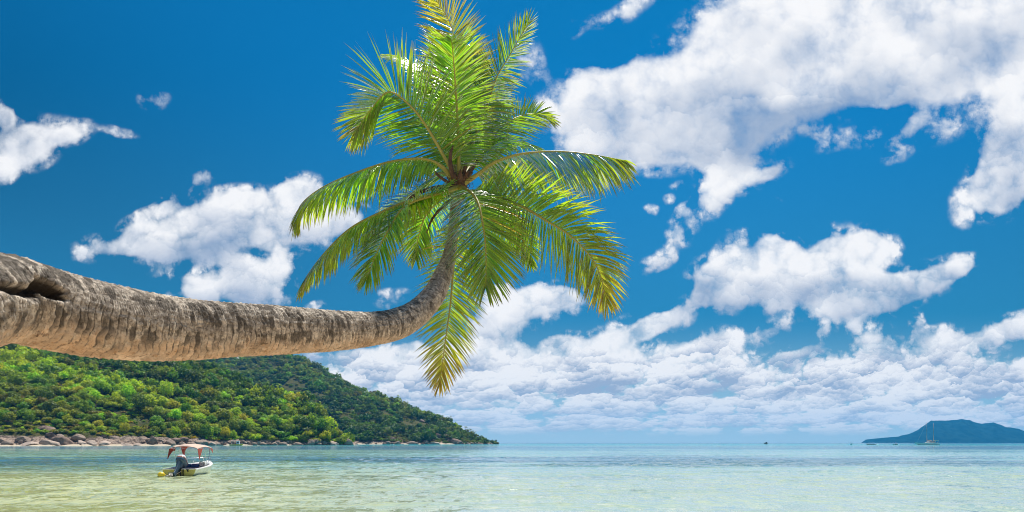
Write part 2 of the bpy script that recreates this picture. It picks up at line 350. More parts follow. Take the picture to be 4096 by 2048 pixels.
# ---------------------------------------------------------------- sea, beach, seabed
def make_sea():
    m, t = mat('sea_water'); p = t.pos()
    s = t.n('ShaderNodeSeparateXYZ', {0: p}); X, Y = s.outputs[0], s.outputs[1]
    # depth zones out from the beach: sand flats, weed bands, reef edge, deep water
    wob = t.noise(t.n('ShaderNodeCombineXYZ', {0: t.m('MULTIPLY', X, .02), 1: t.m('MULTIPLY', Y, .05)}).outputs[0], 1.0, 4, .55)
    rip = t.noise(t.n('ShaderNodeCombineXYZ', {0: t.m('MULTIPLY', X, 1.5), 1: t.m('MULTIPLY', Y, .7)}).outputs[0], 1.0, 5, .6)
    lg = t.m('LOGARITHM', t.m('MAXIMUM', Y, 1.0), 10.0)
    wl = t.m('MULTIPLY_ADD', t.m('SUBTRACT', wob, .5), .28, lg)
    bands = t.noise(t.n('ShaderNodeCombineXYZ', {0: t.m('MULTIPLY', t.m('DIVIDE', X, t.m('MAXIMUM', Y, 8.0)), 1.7), 1: t.m('MULTIPLY', lg, 11.0)}).outputs[0], 1.0, 5, .6)
    side = t.ramp(t.m('DIVIDE', X, t.m('MAXIMUM', Y, 8.0)), -.75, .25)
    near = t.mix(side, (.48, .50, .25), (.36, .46, .385))
    mid = t.mix(side, (.25, .41, .31), (.235, .44, .43))
    c = t.mix(t.ramp(wl, 1.45, 1.85), near, mid)
    weed = t.mix(t.ramp(wl, 1.5, 2.2), (.07, .17, .17), (.04, .165, .28))
    def belt(d, wd, lo, hi):           # a belt of weed lying about d metres out, broken by sand
        g = t.m('MULTIPLY', t.ramp(wl, math.log10(d)-wd, math.log10(d)-wd*.5), t.ramp(wl, math.log10(d)+wd, math.log10(d)+wd*.5))
        return t.m('MULTIPLY', g, t.ramp(bands, lo, hi))
    wd_ = t.m('MAXIMUM', t.m('MULTIPLY', t.ramp(bands, .52, .62), t.ramp(wl, 1.4, 1.75, .08, .6)), t.m('MAXIMUM', belt(68, .14, .36, .48), t.m('MULTIPLY', belt(250, .16, .34, .46), .8)))
    c = t.mix(t.m('MULTIPLY', wd_, 1.0), c, weed)
    c = t.mix(t.m('MULTIPLY', t.ramp(rip, .45, .62), t.ramp(lg, 2.1, 1.5, 0, .55)), c, t.mix(side, (.41, .39, .15), (.46, .52, .32)))
    c = t.mix(t.ramp(wl, 2.5, 2.72), c, (.02, .36, .41))
    c = t.mix(t.ramp(lg, 3.02, 3.18), c, (.006, .07, .19))
    # wavelets
    def lay(kx, ky, d, r, o): return t.noise(t.vm('MULTIPLY', t.vm('ADD', p, (o, o*.7, 0)), (kx, ky, 1)), 1.0, d, r, .3)
    h1 = lay(1.7, .62, 2, .45, 0); h2 = lay(4.0, 1.8, 2, .55, 31)
    gust = t.noise(t.vm('MULTIPLY', p, (.025, .11, 1)), 1.0, 5, .6); gs = t.ramp(gust, .38, .62, .45, 1.5)
    h3 = lay(.5, .22, 2, .5, 77)
    h = t.m('MULTIPLY_ADD', h1, .34, t.m('MULTIPLY_ADD', h2, .095, t.m('MULTIPLY', h3, .55))); h = t.m('MULTIPLY', h, t.m('MULTIPLY', gs, t.ramp(lg, 1.5, 2.3, .55, 1.0)))
    b = t.n('ShaderNodeBump', {'Height': h, 'Strength': 1.0, 'Distance': 1.0})
    sh = t.n('ShaderNodeBsdfPrincipled', {'Base Color': c, 'Roughness': .06, 'IOR': 1.333, 'Specular IOR Level': .5, 'Normal': b.outputs[0]})
    t.out(sh)
    # one sheet, finest where the wavelets can be made out; they are real relief there
    a = np.r_[-60, -25, -10, -5, -3, -2, -1.5, -1.2, np.linspace(-1.05, 1.05, 820), 1.2, 1.5, 2, 3, 5, 10, 25, 60]
    ys = np.r_[4, 7, 10, 12.5*1.0062**np.arange(430), 220, 320, 500, 800, 1400, 2600, 5200]
    A, Y = np.meshgrid(a, ys); X = np.clip(A*Y, -900-np.arange(len(a))[None]*0, 5400); k = np.arange(len(a))
    X = np.where(A*Y < -900, -900-(8-np.minimum(k, 8))[None]*4.0, X); X = np.where(A*Y > 5400, 5400+np.maximum(k-len(a)+9, 0)[None]*4.0, X)
    fade = np.clip((Y-12)/4, 0, 1)*np.clip((185-Y)/90, 0, 1)*np.clip((1.06-np.abs(A))*8, 0, 1)
    O = X*0; wx, wy = X+.6*fbm(X*.2, Y*.2, O, 8, 2), Y+.6*fbm(X*.2+9, Y*.2, O, 9, 2)
    Z = .075*vnoise(wx*.50, wy*.42, O, 1)+.055*vnoise(wx*.95+.4*wy, wy*.85-.3*wx, O, 2)+.034*vnoise(wx*1.9-.5*wy, wy*1.5, O, 3)*np.clip((90-Y)/40, 0, 1)+.016*vnoise(wx*3.6, wy*2.6, O, 4)*np.clip((50-Y)/20, 0, 1)
    calm = .65+.5*fbm(X*.05, Y*.12, O, 12, 3); Z = Z*fade*calm
    n = len(a); i = np.arange(len(ys)-1)[:, None]*n; j = np.arange(n-1)[None]
    F = np.stack([i+j, i+j+1, i+n+j+1, i+n+j], -1).reshape(-1, 4); V = np.stack([X, Y, Z], -1).reshape(-1, 3)
    V = np.vstack([V, [[-240, -60, 0], [240, -60, 0]]]); F = np.vstack([F, [[len(V)-2, len(V)-1, n-1, 0]]])
    tag(link('sea', fast_mesh('sea', V, F, True), m), kind='structure')
make_sea()
def make_beach():
    xs = np.linspace(-70, 70, 141); ys = np.linspace(-40, 30, 141); X, Y = np.meshgrid(xs, ys)
    edge = 12.5+1.2*np.sin(X*.11)+.6*np.sin(X*.31+1)-np.clip(-X-14, 0, 60)*.02
    d = edge-Y
    Z = np.where(d > 0, .9*(1-np.exp(-d*.085)), d*.07)+.03*fbm(X*.5, Y*.5, X*0, 5, 4)
    n = len(xs); F = [(i*n+j, i*n+j+1, (i+1)*n+j+1, (i+1)*n+j) for i in range(len(ys)-1) for j in range(n-1)]
    m, t = mat('beach_sand'); p = t.pos(); nz = t.noise(p, 3.0, 6, .65); fine = t.noise(p, 60.0, 3, .7)
    c = t.mix(t.ramp(nz, .3, .7), (.56, .43, .28), (.68, .54, .37))
    z = t.n('ShaderNodeSeparateXYZ', {0: p}).outputs[2]
    c = t.mix(t.ramp(z, .12, .02), c, (.36, .27, .17))          # wet sand at the water's edge
    b = t.n('ShaderNodeBump', {'Height': t.m('MULTIPLY_ADD', fine, .2, nz), 'Strength': .6, 'Distance': .05})
    t.out(t.n('ShaderNodeBsdfPrincipled', {'Base Color': c, 'Roughness': .9, 'Normal': b.outputs[0]}))
    tag(link('beach', fast_mesh('beach', np.stack([X, Y, Z], -1).reshape(-1, 3), F, True), m), kind='structure')
    # the sea floor carries on beneath the water as far as the sea does
    mb = MB(); mb.add([(-900, -60, -2.2), (5400, -60, -2.2), (5400, 5200, -2.2), (-900, 5200, -2.2)], [(0, 1, 2, 3)])
    tag(mb.build('seabed', simple('seabed_sand', (.5, .42, .3), .9)), kind='structure')
make_beach()
# ---------------------------------------------------------------- the leaning coconut palm
HUB = at(1155, 468, 10.3)
def make_trunk(root):
    # plate position, half width (plate units), distance
    K = [(-620,1040,250,3.0),(-420,905,190,3.3),(-230,790,138,3.8),(0,750,111,4.5),(140,783,102,4.9),(268,808,94,5.25),(419,826,80,5.7),(591,830,66,6.2),(687,830,61,6.55),(834,832,50,7.2),(942,827,41,7.8),(1005,813,38,8.25),(1056,782,32,8.7),(1090,744,27.5,9.05),(1110,703,23.5,9.35),(1126,655,17,9.65),(1137,600,12.5,9.95),(1143,545,12,10.15),(1150,490,15,10.28),(1155,462,13,10.32)]
    P = []
    for (x, y, hw, d) in K:
        q = at(x, y, d); P.append([*q, hw/2.5156/FOC*d])
    root_pt = [-6.9, 2.3, .45]; P[0][:3] = [-5.6, 2.6, 1.35]; P[0][3] = .36; P[1][:3] = [-5.0, 2.95, 2.05]; P[1][3] = .33
    P = [[*root_pt, .46], *P]
    NL, NA = 2000, 176
    S = spline(P, NL); C = S[:, :3]; r = S[:, 3]
    T = np.gradient(C, axis=0); ds = np.linalg.norm(T, axis=1); T /= ds[:, None]; s = np.cumsum(ds)
    ref = np.array([0, 0, 1.]); A = np.zeros_like(C)
    for i in range(NL):
        a = ref-T[i]*ref.dot(T[i]); a /= np.linalg.norm(a); A[i] = a; ref = a
    B = np.cross(T, A)                                 # A up, B towards one side
    th = np.linspace(0, 2*np.pi, NA, endpoint=False)
    TH, SS = np.meshgrid(th, s); RR = np.repeat(r[:, None], NA, 1)
    cx, cy = np.cos(TH), np.sin(TH)
    # leaf-scar rings: tight near the crown, wide on the old wood
    sp = np.interp(r, [.05, .13, .2, .3, .45], [.026, .031, .046, .062, .085])
    ph = np.cumsum(ds/sp)[:, None]+.75*fbm(cx*1.6, cy*1.6, SS*1.3, 11, 3)+.30*fbm(cx*4, cy*4, SS*4, 12, 2)
    fr = ph-np.floor(ph); kid = np.floor(ph)
    amp = np.interp(r, [.05, .15, .3], [.0052, .0086, .0125])[:, None]
    wob = .55+.7*np.clip(fbm(cx*2.2, cy*2.2, SS*2.5, 14, 3)+.35, 0, 1)
    saw = np.where(fr < .82, fr/.82, (1-fr)/.18)      # a swelling that ends in a step
    ringv = saw*wob
    disp = amp*(ringv-.5)*1.15
    ridge = fbm(cx*9, cy*9, SS*2.2, 21, 4)
    lump = fbm(cx*1.1, cy*1.1, SS*1.2, 31, 3)
    chips = fbm(cx*14+kid*3.1, cy*14, SS*9, 41, 3)
    # bark plates: each ring breaks up round the stem into pieces of uneven height
    pl = np.floor(TH/(2*np.pi)*np.interp(r, [.05, .3], [7, 15])[:, None]+3*_h(kid, kid*0, kid*0, 5)+.5*fbm(cx*5, cy*5, SS*6, 43, 2))
    plate = _h(kid, pl, kid*0, 9)-.5
    fine = fbm(cx*30, cy*30, SS*30, 44, 3); rough = np.clip(fbm(cx*1.5, cy*1.5, SS*1.5, 45, 2)+.7, .25, 1.5)
    disp = disp+RR*((.030*lump)+.022*ridge)+amp*(.45*chips+.22*plate*rough+.6*fine*rough+.22*np.sin(6.283*ph*3+3*ridge))
    streak = np.clip(fbm(cx*2.3, cy*2.3, ph*1.15, 61, 4)*1.5+.5, 0, 1)
    scar = np.maximum(np.exp(-(fr/.085)**2), np.exp(-((1-fr)/.06)**2))*np.clip(fbm(cx*3, cy*3, SS*7, 46, 3)*1.8+.8, 0, 1)
    # the rotten hollow in the flank, near the left edge of the view
    sx = np.interp(-3.62, C[:, 0], s)
    ss0 = np.interp(np.array([at(118, 700, 4.85)[0]]), C[:, 0], s)[0]; ss1 = np.interp(np.array([at(-25, 690, 4.5)[0]]), C[:, 0], s)[0]
    # which way faces the viewer
    view = C/np.linalg.norm(C, axis=1)[:, None]
    face = np.arctan2((-view*B).sum(1), (-view*A).sum(1))[:, None]
    dth = (TH-face-(.62 if True else 0)*np.sign((A*0+np.cross(T, -view)*A).sum(1))[:, None]*0+0)
    up_dir = np.arctan2((np.array([0, 0, 1.])*B).sum(1), (np.array([0, 0, 1.])*A).sum(1))[:, None]
    mid = face+.36*np.angle(np.exp(1j*(up_dir-face)))
    dth = np.angle(np.exp(1j*(TH-mid)))
    L = ss0-ss1; q = (SS-ss1)/L                        # 0 far end, 1 sharp lip
    halfw = np.interp(q, [-.5, 0, .45, .85, 1.0, 1.02], [.07, .12, .17, .24, .18, .03])
    edge = np.clip((halfw+.16*fbm(cx*5, cy*5, SS*4, 51, 4)-np.abs(dth))/.14, 0, 1)*np.clip((1.0-q+.05*fbm(cx*7, cy*7, SS*6, 52, 2))/.05, 0, 1)*np.clip((q+.45)/.4, 0, 1)
    deep = np.interp(q, [-.4, .2, .7, 1.0], [.10, .3, .95, 1.0])
    hol = edge*edge*(3-2*edge)
    disp = disp-RR*hol*deep*(.44+.22*fbm(cx*4, cy*4, SS*3, 53, 4)+.05*fine)
    rad = RR+disp
    V = C[:, None]+rad[..., None]*(cx[..., None]*A[:, None]+cy[..., None]*B[:, None])
    i = np.arange(NL-1)[:, None]*NA; j = np.arange(NA)[None]; j2 = (j+1) % NA
    F = np.stack([i+j, i+j2, i+NA+j2, i+NA+j], -1).reshape(-1, 4)
    me = fast_mesh('trunk', V.reshape(-1, 3), F, True)
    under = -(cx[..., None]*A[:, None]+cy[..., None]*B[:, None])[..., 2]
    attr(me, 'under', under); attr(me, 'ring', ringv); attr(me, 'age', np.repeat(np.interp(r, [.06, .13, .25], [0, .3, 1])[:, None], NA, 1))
    attr(me, 'hollow', hol*deep); attr(me, 'scar', scar); attr(me, 'streak', streak); attr(me, 'plate', plate+.5); attr(me, 'length', SS)
    m, t = mat('palm_bark'); p = t.pos()
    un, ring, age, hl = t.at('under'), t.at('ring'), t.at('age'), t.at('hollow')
    n1 = t.noise(p, 3.2, 6, .62); n2 = t.noise(p, 26.0, 5, .68); n3 = t.noise(p, 9.0, 5, .65, .6); n4 = t.noise(p, 70.0, 3, .7)
    # old wood is bare and tawny below, partly painted-in warm light off the sand; weathered grey with dark lichen above
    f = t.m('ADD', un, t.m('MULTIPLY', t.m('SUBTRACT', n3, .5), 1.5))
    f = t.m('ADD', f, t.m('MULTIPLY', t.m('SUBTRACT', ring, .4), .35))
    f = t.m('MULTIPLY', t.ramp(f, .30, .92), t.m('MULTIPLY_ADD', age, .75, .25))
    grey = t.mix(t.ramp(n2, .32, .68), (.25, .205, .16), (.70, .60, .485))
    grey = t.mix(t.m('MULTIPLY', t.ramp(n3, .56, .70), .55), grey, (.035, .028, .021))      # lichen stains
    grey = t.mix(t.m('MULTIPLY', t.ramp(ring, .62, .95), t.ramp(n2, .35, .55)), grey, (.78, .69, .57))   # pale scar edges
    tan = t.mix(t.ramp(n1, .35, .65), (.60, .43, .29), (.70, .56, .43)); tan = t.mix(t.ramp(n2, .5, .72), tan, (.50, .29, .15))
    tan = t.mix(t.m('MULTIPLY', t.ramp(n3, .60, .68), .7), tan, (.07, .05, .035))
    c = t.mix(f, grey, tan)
    c = t.mix(1.0, c, t.mix(t.at('plate'), (.74, .73, .72), (1.18, 1.17, 1.15)), 'MULTIPLY')
    c = t.mix(t.m('MULTIPLY', t.at('scar'), t.m('MULTIPLY_ADD', f, -.35, .92)), c, (.035, .026, .019))       # dark lines along the scars
    blot = t.noise(t.vm('MULTIPLY', p, (.8, 1, .55)), 7.0, 6, .7); c = t.mix(t.m('MULTIPLY', t.m('MULTIPLY', t.ramp(t.m('ADD', t.m('MULTIPLY', t.at('streak'), t.m('MULTIPLY_ADD', age, .22, .10)), t.m('MULTIPLY', blot, .75)), .50, .66), t.ramp(n2, .25, .55)), t.m('MULTIPLY_ADD', f, -.75, .85)), c, (.052, .042, .033))
    c = t.mix(t.m('MULTIPLY', t.ramp(n1, .66, .74), t.ramp(n4, .4, .6, .2, .7)), c, (.36, .40, .33))                # pale green lichen
    c = t.mix(t.m('MULTIPLY', t.ramp(n1, .28, .2), .8), c, (.34, .22, .05))
    c = t.mix(t.ramp(hl, .10, .42, 0, .95), c, t.mix(n2, (.02, .014, .01), (.06, .045, .034)))  # shade of the hollow's depth painted dark into the bark colour
    crk = t.noise(t.vm('MULTIPLY', p, (1.6, 1, 1)), 34.0, 4, .7, .8)
    c = t.mix(t.m('MULTIPLY', t.ramp(crk, .45, .36), t.m('MULTIPLY_ADD', f, -.25, .75)), c, t.mix(1.0, c, (.32, .29, .26), 'MULTIPLY'))
    hgt = t.m('ADD', t.m('MULTIPLY', crk, .8), t.m('MULTIPLY', n4, .35))
    b = t.n('ShaderNodeBump', {'Height': hgt, 'Strength': .9, 'Distance': .02})
    t.out(t.n('ShaderNodeBsdfPrincipled', {'Base Color': c, 'Roughness': .88, 'Specular IOR Level': .25, 'Normal': b.outputs[0]}))
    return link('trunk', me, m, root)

def leaf_mat(name):
    m, t = mat(name); y = t.at('yellow'); v = t.at('tone'); tip = t.at('tip')
    g = t.mix(v, (.042, .14, .008), (.085, .24, .016)); yl = t.mix(v, (.30, .25, .03), (.42, .33, .045))
    c = t.mix(y, g, yl); c = t.mix(t.ramp(y, .72, 1.0, 0, .6), c, (.22, .13, .03)); c = t.mix(t.ramp(tip, .70, 1.0, 0, .9), c, (.15, .095, .035))
    tg = t.mix(v, (.21, .64, .008), (.40, .84, .02)); ty = t.mix(v, (.72, .58, .03), (.85, .62, .05))
    tc = t.mix(y, tg, ty); tc = t.mix(t.ramp(y, .72, 1.0, 0, .6), tc, (.50, .28, .04)); tc = t.mix(t.ramp(tip, .72, 1.0, 0, .8), tc, (.20, .12, .03))
    d = t.n('ShaderNodeBsdfDiffuse', {'Color': c}); tr = t.n('ShaderNodeBsdfTranslucent', {'Color': tc}); gl = t.n('ShaderNodeBsdfGlossy', {'Color': (1, 1, 1), 'Roughness': .28})
    a = t.n('ShaderNodeMixShader', {0: .62}); t.t.links.new(d.outputs[0], a.inputs[1]); t.t.links.new(tr.outputs[0], a.inputs[2])
    fz = t.n('ShaderNodeFresnel', {'IOR': 1.45}).outputs[0]
    b = t.n('ShaderNodeMixShader', {0: fz}); t.t.links.new(a.outputs[0], b.inputs[1]); t.t.links.new(gl.outputs[0], b.inputs[2])
    t.out(b); return m
LEAF = leaf_mat('palm_leaf')
RACH = None
def rachis_mat():
    m, t = mat('palm_rachis'); y = t.at('yellow'); nz = t.noise(t.pos(), 14, 4, .6)
    c = t.mix(y, t.mix(nz, (.22, .27, .035), (.34, .34, .06)), t.mix(nz, (.42, .30, .05), (.5, .36, .08)))
    t.out(t.n('ShaderNodeBsdfPrincipled', {'Base Color': c, 'Roughness': .42})); return m
RACH = rachis_mat()
rng = np.random.default_rng(3)
DOWN = np.array([0, 0, -1.])
def nrm(v): return v/(np.linalg.norm(v, axis=-1, keepdims=True)+1e-9)
def make_frond(root, K, Lmax, side, yellow=.1, n=86, droop=.55, start=.16, tw=25., vee=8., bald=(), tipyel=.5, w0=.028, base=(.52, .34), lift=0.0, asym=(1., 1.)):
    """K: plate x, y, distance offset from the hub; Lmax leaflet length in plate units; side: rough direction of one leaf row"""
    P = np.array([at(x, y, HUB[1]+d) for (x, y, d) in K]); P[0] = HUB+(P[0]-HUB)*.35 if np.linalg.norm(P[0]-HUB) < .5 else P[0]
    C = spline(P, 160); T = nrm(np.gradient(C, axis=0)); side = np.array(side, float)
    Lm = Lmax/2.5156/FOC*HUB[1]
    fs = np.linspace(start, .995, n); V = []; F = []; Y = []; TO = []; TI = []
    NS = 8
    for sgn in (1, -1):
        for k, f in enumerate(fs):
            f2 = min(.998, f+rng.uniform(-.3, .3)/n); i = f2*159; a = int(i); w_ = i-a; b = min(a+1, 159)
            p = C[a]*(1-w_)+C[b]*w_; t = nrm(T[a]*(1-w_)+T[b]*w_)
            B = side-t*side.dot(t); B = nrm(B)*sgn; N = np.cross(t, B)*sgn
            if N[2] < 0 and abs(N[2]) > .15: N = -N
            u = (f-start)/(1-start)
            L = Lm*np.interp(u, [0, .12, .4, .7, .9, 1], [base[0], .82, 1, .86, .58, base[1]])*(rng.uniform(.84, 1.07) if rng.random() > .05 else rng.uniform(.4, .8))*(asym[0] if sgn > 0 else asym[1])
            ang = R(np.interp(u, [0, .3, .8, 1], [78, 64, 44, 16])+rng.normal(0, 4))
            d = math.cos(ang)*t+math.sin(ang)*(B*math.cos(R(vee))+N*math.sin(R(vee+lift)))
            d = nrm(d+rng.normal(0, .065, 3))
            dr = droop*rng.uniform(.6, 1.5)*(1.0 if rng.random() > .07 else 3.2)+.06
            tau = R(tw+rng.normal(0, 12)); q = p.copy(); rows = []
            for e in range(NS+1):
                g = e/NS
                if e: d = nrm(d+DOWN*dr*(.35+g*1.1)/NS*(1-.45*abs(d[2]))); q = q+d*L/NS
                wv = t-d*t.dot(d); wv = nrm(wv); M = np.cross(d, wv); wd = wv*math.cos(tau)+M*math.sin(tau)
                wid = w0*np.interp(g, [0, .06, .3, .75, 1], [.45, .8, 1, .62, .05])*.5
                fold = np.cross(d, wd)*wid*.55
                rows.append((q-wd*wid+fold, q-fold*.3, q+wd*wid+fold))
            o = len(V); yl = np.clip(yellow+rng.normal(0, .09)+tipyel*max(0, u-.45)+(.5 if rng.random() < .03 else 0), 0, 1); to = rng.random()
            for e, rw in enumerate(rows):
                g = e/NS
                for x in rw: V.append(x); Y.append(min(1, yl+.25*g*g*(yellow > .05))); TO.append(to); TI.append(g if rng.random() < 1 else 0)
            for e in range(NS):
                b0_ = o+e*3; F += [(b0_, b0_+1, b0_+4, b0_+3), (b0_+1, b0_+2, b0_+5, b0_+4)]
    me = fast_mesh('frond', V, F, True); attr(me, 'yellow', Y); attr(me, 'tone', TO); attr(me, 'tip', TI)
    fo = link('frond', me, LEAF, root)
    mb = MB(); rr = np.interp(np.linspace(0, 1, 160), [0, .05, .15, .5, 1], [.055, .042, .030, .017, .004])
    mb.tube(C[::2], rr[::2], 8); ro = mb.build('rachis', RACH, fo)
    attr(ro.data, 'yellow', np.full(len(ro.data.vertices), min(1, yellow+.25)))
    return fo

palm = empty('coconut_palm', (-6.9, 2.3, .45))
tag(palm, 'huge coconut palm leaning out over the water, its grey trunk crossing the view', 'palm tree')
def under_root(o):
    o.matrix_parent_inverse = palm.matrix_world.inverted(); return o
bpy.context.view_layer.update()
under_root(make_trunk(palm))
X_, Z_, Y_ = (1, 0, 0), (0, 0, 1), (0, 1, 0)
FR = [
 dict(K=[(1155,440,0),(1152,330,.0),(1146,220,-.1),(1139,130,-.3),(1134,96,-.7)], Lmax=100, side=(1,.1,0), yellow=.12, droop=.30, n=96, tw=12, tipyel=.1, start=.12),
 dict(K=[(1152,440,.2),(1150,200,.9),(1144,100,1.0),(1122,38,.9),(1078,-25,.7)], Lmax=110, side=(1,.1,.3), yellow=.62, droop=.1, n=80, tw=15, start=.3, tipyel=.2),
 dict(K=[(1152,435,.3),(1142,240,1.2),(1134,150,1.9),(1130,118,2.5)], Lmax=92, side=(1,0,.1), yellow=.08, droop=.10, n=84, tw=35, start=.3, tipyel=0),
 dict(K=[(1150,440,-.1),(1066,308,-.2),(1012,248,-.3),(975,232,-.4),(935,272,-.5),(893,330,-.5)], Lmax=122, side=(.45,-.25,.85), yellow=.14, droop=.16, n=96, tw=20, tipyel=.35, start=.12),
 dict(K=[(1150,430,.2),(1107,250,.9),(1060,178,1.2),(1015,150,1.4),(972,140,1.5)], Lmax=84, side=(.3,.7,.5), yellow=.1, droop=.55, n=80, tw=30, start=.2),
 dict(K=[(1162,440,.1),(1200,330,.5),(1228,260,.8),(1249,195,.9),(1281,141,.9),(1332,52,.8)], Lmax=88, side=(.8,.5,.15), yellow=.08, droop=.12, n=92, tw=35, start=.16),
 dict(K=[(1165,440,.2),(1225,355,.8),(1290,300,1.3),(1352,285,1.6),(1385,300,1.7)], Lmax=95, side=(.2,.5,.8), yellow=.12, droop=.2, n=80, tw=20, start=.2),
 dict(K=[(1168,445,.1),(1215,385,.5),(1255,361,.9),(1306,360,1.1),(1352,372,1.2)], Lmax=72, side=(-.2,.8,.5), yellow=.03, droop=.7, n=76, tw=30, start=.2),
 dict(K=[(1168,462,-.1),(1200,440,-.1),(1246,408,-.2),(1310,388,-.3),(1400,381,-.35),(1490,389,-.4),(1572,404,-.45)], Lmax=142, base=(.52,.16), side=(.05,1,.12), yellow=.14, droop=.9, n=104, tw=25, start=.12, vee=-48, asym=(.8,1.05)),
 dict(K=[(1146,462,-.1),(1112,420,-.2),(1066,401,-.3),(985,407,-.4),(892,436,-.5),(809,473,-.55),(757,515,-.55),(742,560,-.55)], Lmax=118, side=(0,1,.12), yellow=.14, vee=-35, droop=.9, n=100, tw=20, start=.15, tipyel=.6, asym=(.8,1)),
 dict(K=[(1148,478,-.2),(1100,486,-.4),(1045,500,-.6),(972,528,-.8),(885,572,-.9),(822,630,-.95),(775,690,-.95),(758,722,-.95)], Lmax=100, side=(0,1,.2), yellow=.18, vee=-28, droop=.9, n=100, tw=22, start=.16, tipyel=.6, asym=(.8,1)),
 dict(K=[(1150,480,-.3),(1085,492,-.7),(1018,520,-1.0),(974,585,-1.2),(944,645,-1.25),(921,706,-1.25)], Lmax=92, side=(.75,-.1,.45), yellow=.10, droop=.75, n=92, tw=25, start=.15, tipyel=.35),
 dict(K=[(1148,455,.2),(1107,436,.5),(1050,478,.9),(1000,512,1.1),(955,545,1.2)], Lmax=90, side=(.5,.3,.8), yellow=.2, droop=.35, n=80, tw=20, start=.2),
 dict(K=[(1160,480,-.3),(1182,482,-.6),(1202,508,-.85),(1214,560,-1.05),(1222,630,-1.15),(1222,724,-1.15)], Lmax=112, side=(1,0,.05), yellow=.22, droop=.30, n=96, tw=22, start=.14, tipyel=.25, vee=-6),
 dict(K=[(1165,475,-.1),(1200,493,-.3),(1295,512,-.6),(1374,555,-.8),(1440,598,-.9),(1500,668,-.95),(1528,762,-.95)], Lmax=106, side=(.55,-.2,.75), yellow=.26, droop=.55, n=104, tw=20, start=.14, tipyel=.85),
 dict(K=[(1150,480,.3),(1152,560,.7),(1141,668,.75),(1133,765,.7),(1121,853,.6),(1106,968,.5)], Lmax=98, side=(1,.15,0), yellow=.42, droop=.28, n=88, tw=25, start=.2, tipyel=.8),
 dict(K=[(1160,478,.3),(1215,500,.9),(1275,545,1.3),(1318,610,1.5),(1335,665,1.5)], Lmax=74, side=(.7,.2,.5), yellow=.08, droop=.6, n=80, tw=25, start=.2),
 dict(K=[(1148,478,.3),(1110,500,.9),(1070,545,1.3),(1052,600,1.4),(1046,650,1.4)], Lmax=88, side=(.85,.3,.2), yellow=.10, droop=.5, n=80, tw=25, start=.2),
 dict(K=[(1156,435,.3),(1176,300,1.0),(1190,200,1.4),(1196,130,1.6)], Lmax=90, side=(1,.2,.1), yellow=.05, droop=.22, n=80, tw=30, start=.25),
 dict(K=[(1150,435,.3),(1112,320,.9),(1078,240,1.3),(1056,190,1.4)], Lmax=88, side=(.8,.3,.5), yellow=.06, droop=.3, n=80, tw=30, start=.22),
 dict(K=[(1160,440,.3),(1185,390,.8),(1225,330,1.2),(1250,270,1.3),(1262,230,1.4)], Lmax=84, side=(.7,.5,.5), yellow=.06, droop=.4, n=80, tw=30, start=.2),
]
for d in FR:
    d['n'] = int(d['n']*1.42); d['Lmax'] *= 1.22; under_root(make_frond(palm, **d))
# sheaths, dead stalks and coir about the growing point
HUSK = simple('palm_husk', (.11, .06, .033), .85, var=.5, scale=16, bump=.6)
def stalk(K, r0, r1, name):
    P = spline(np.array([at(x, y, HUB[1]+d) for (x, y, d) in K]), 24); mb = MB(); mb.tube(P, np.interp(np.linspace(0, 1, 24), [0, .3, .8, 1], [r0*.7, r0, (r0+r1)/2, r1]), 8); under_root(mb.build(name, HUSK, palm))
for K, a, b in (([(1148,470,-.15),(1135,425,-.25),(1133,390,-.25),(1140,366,-.2)], .04, .008), ([(1150,470,-.1),(1100,472,-.4),(1062,482,-.5),(1030,500,-.55),(1018,522,-.55)], .035, .01),
                ([(1140,500,-.1),(1112,522,-.3),(1088,550,-.4),(1073,586,-.4)], .028, .006), ([(1165,462,0),(1188,425,.1),(1206,395,.2)], .035, .012), ([(1162,455,.05),(1172,415,.1),(1178,388,.1)], .03, .012), ([(1145,470,-.1),(1108,446,-.2),(1092,430,-.25)], .03, .01)):
    stalk(K, a, b, 'dead_stalk')
rs = np.random.default_rng(5)
for k in range(9):
    a = k/9*2*math.pi; mb = MB(); c = HUB+np.array([0, 0, -.16+.05*rs.random()]); dv = np.array([math.cos(a), math.sin(a), 0])
    sd_ = np.array([-dv[1], dv[0], 0]); G = []
    for u in np.linspace(0, 1, 7):
        p = c+dv*(.09+.13*u*u)+np.array([0, 0, .34*u]); wd = .085*(1-u)**.6+.008
        G.append([p-sd_*wd-dv*.02, p+dv*.012, p+sd_*wd-dv*.02])
    mb.grid(G); mb.grid(np.array(G)-dv*.012); under_root(mb.build('leaf_sheath', HUSK, palm))
mb = MB()
for k in range(130):
    p0 = HUB+rs.normal(0, .11, 3)+np.array([0, 0, .02]); d = nrm(rs.normal(0, 1, 3)+np.array([0, -.3, .1])); mb.tube(spline(np.array([p0, p0+d*.07+rs.normal(0, .02, 3), p0+d*.15+rs.normal(0, .04, 3)+DOWN*.03]), 5), .0035, 4)
hb = MB(); hb.ball(HUB+np.array([0, 0, -.06]), (.13, .13, .2), 14, 10); under_root(hb.build('crown_heart', HUSK, palm))
cf = under_root(mb.build('coir_fibre', simple('coir', (.17, .075, .03), .9, var=.4, scale=30), palm)); cf['kind'] = 'stuff'
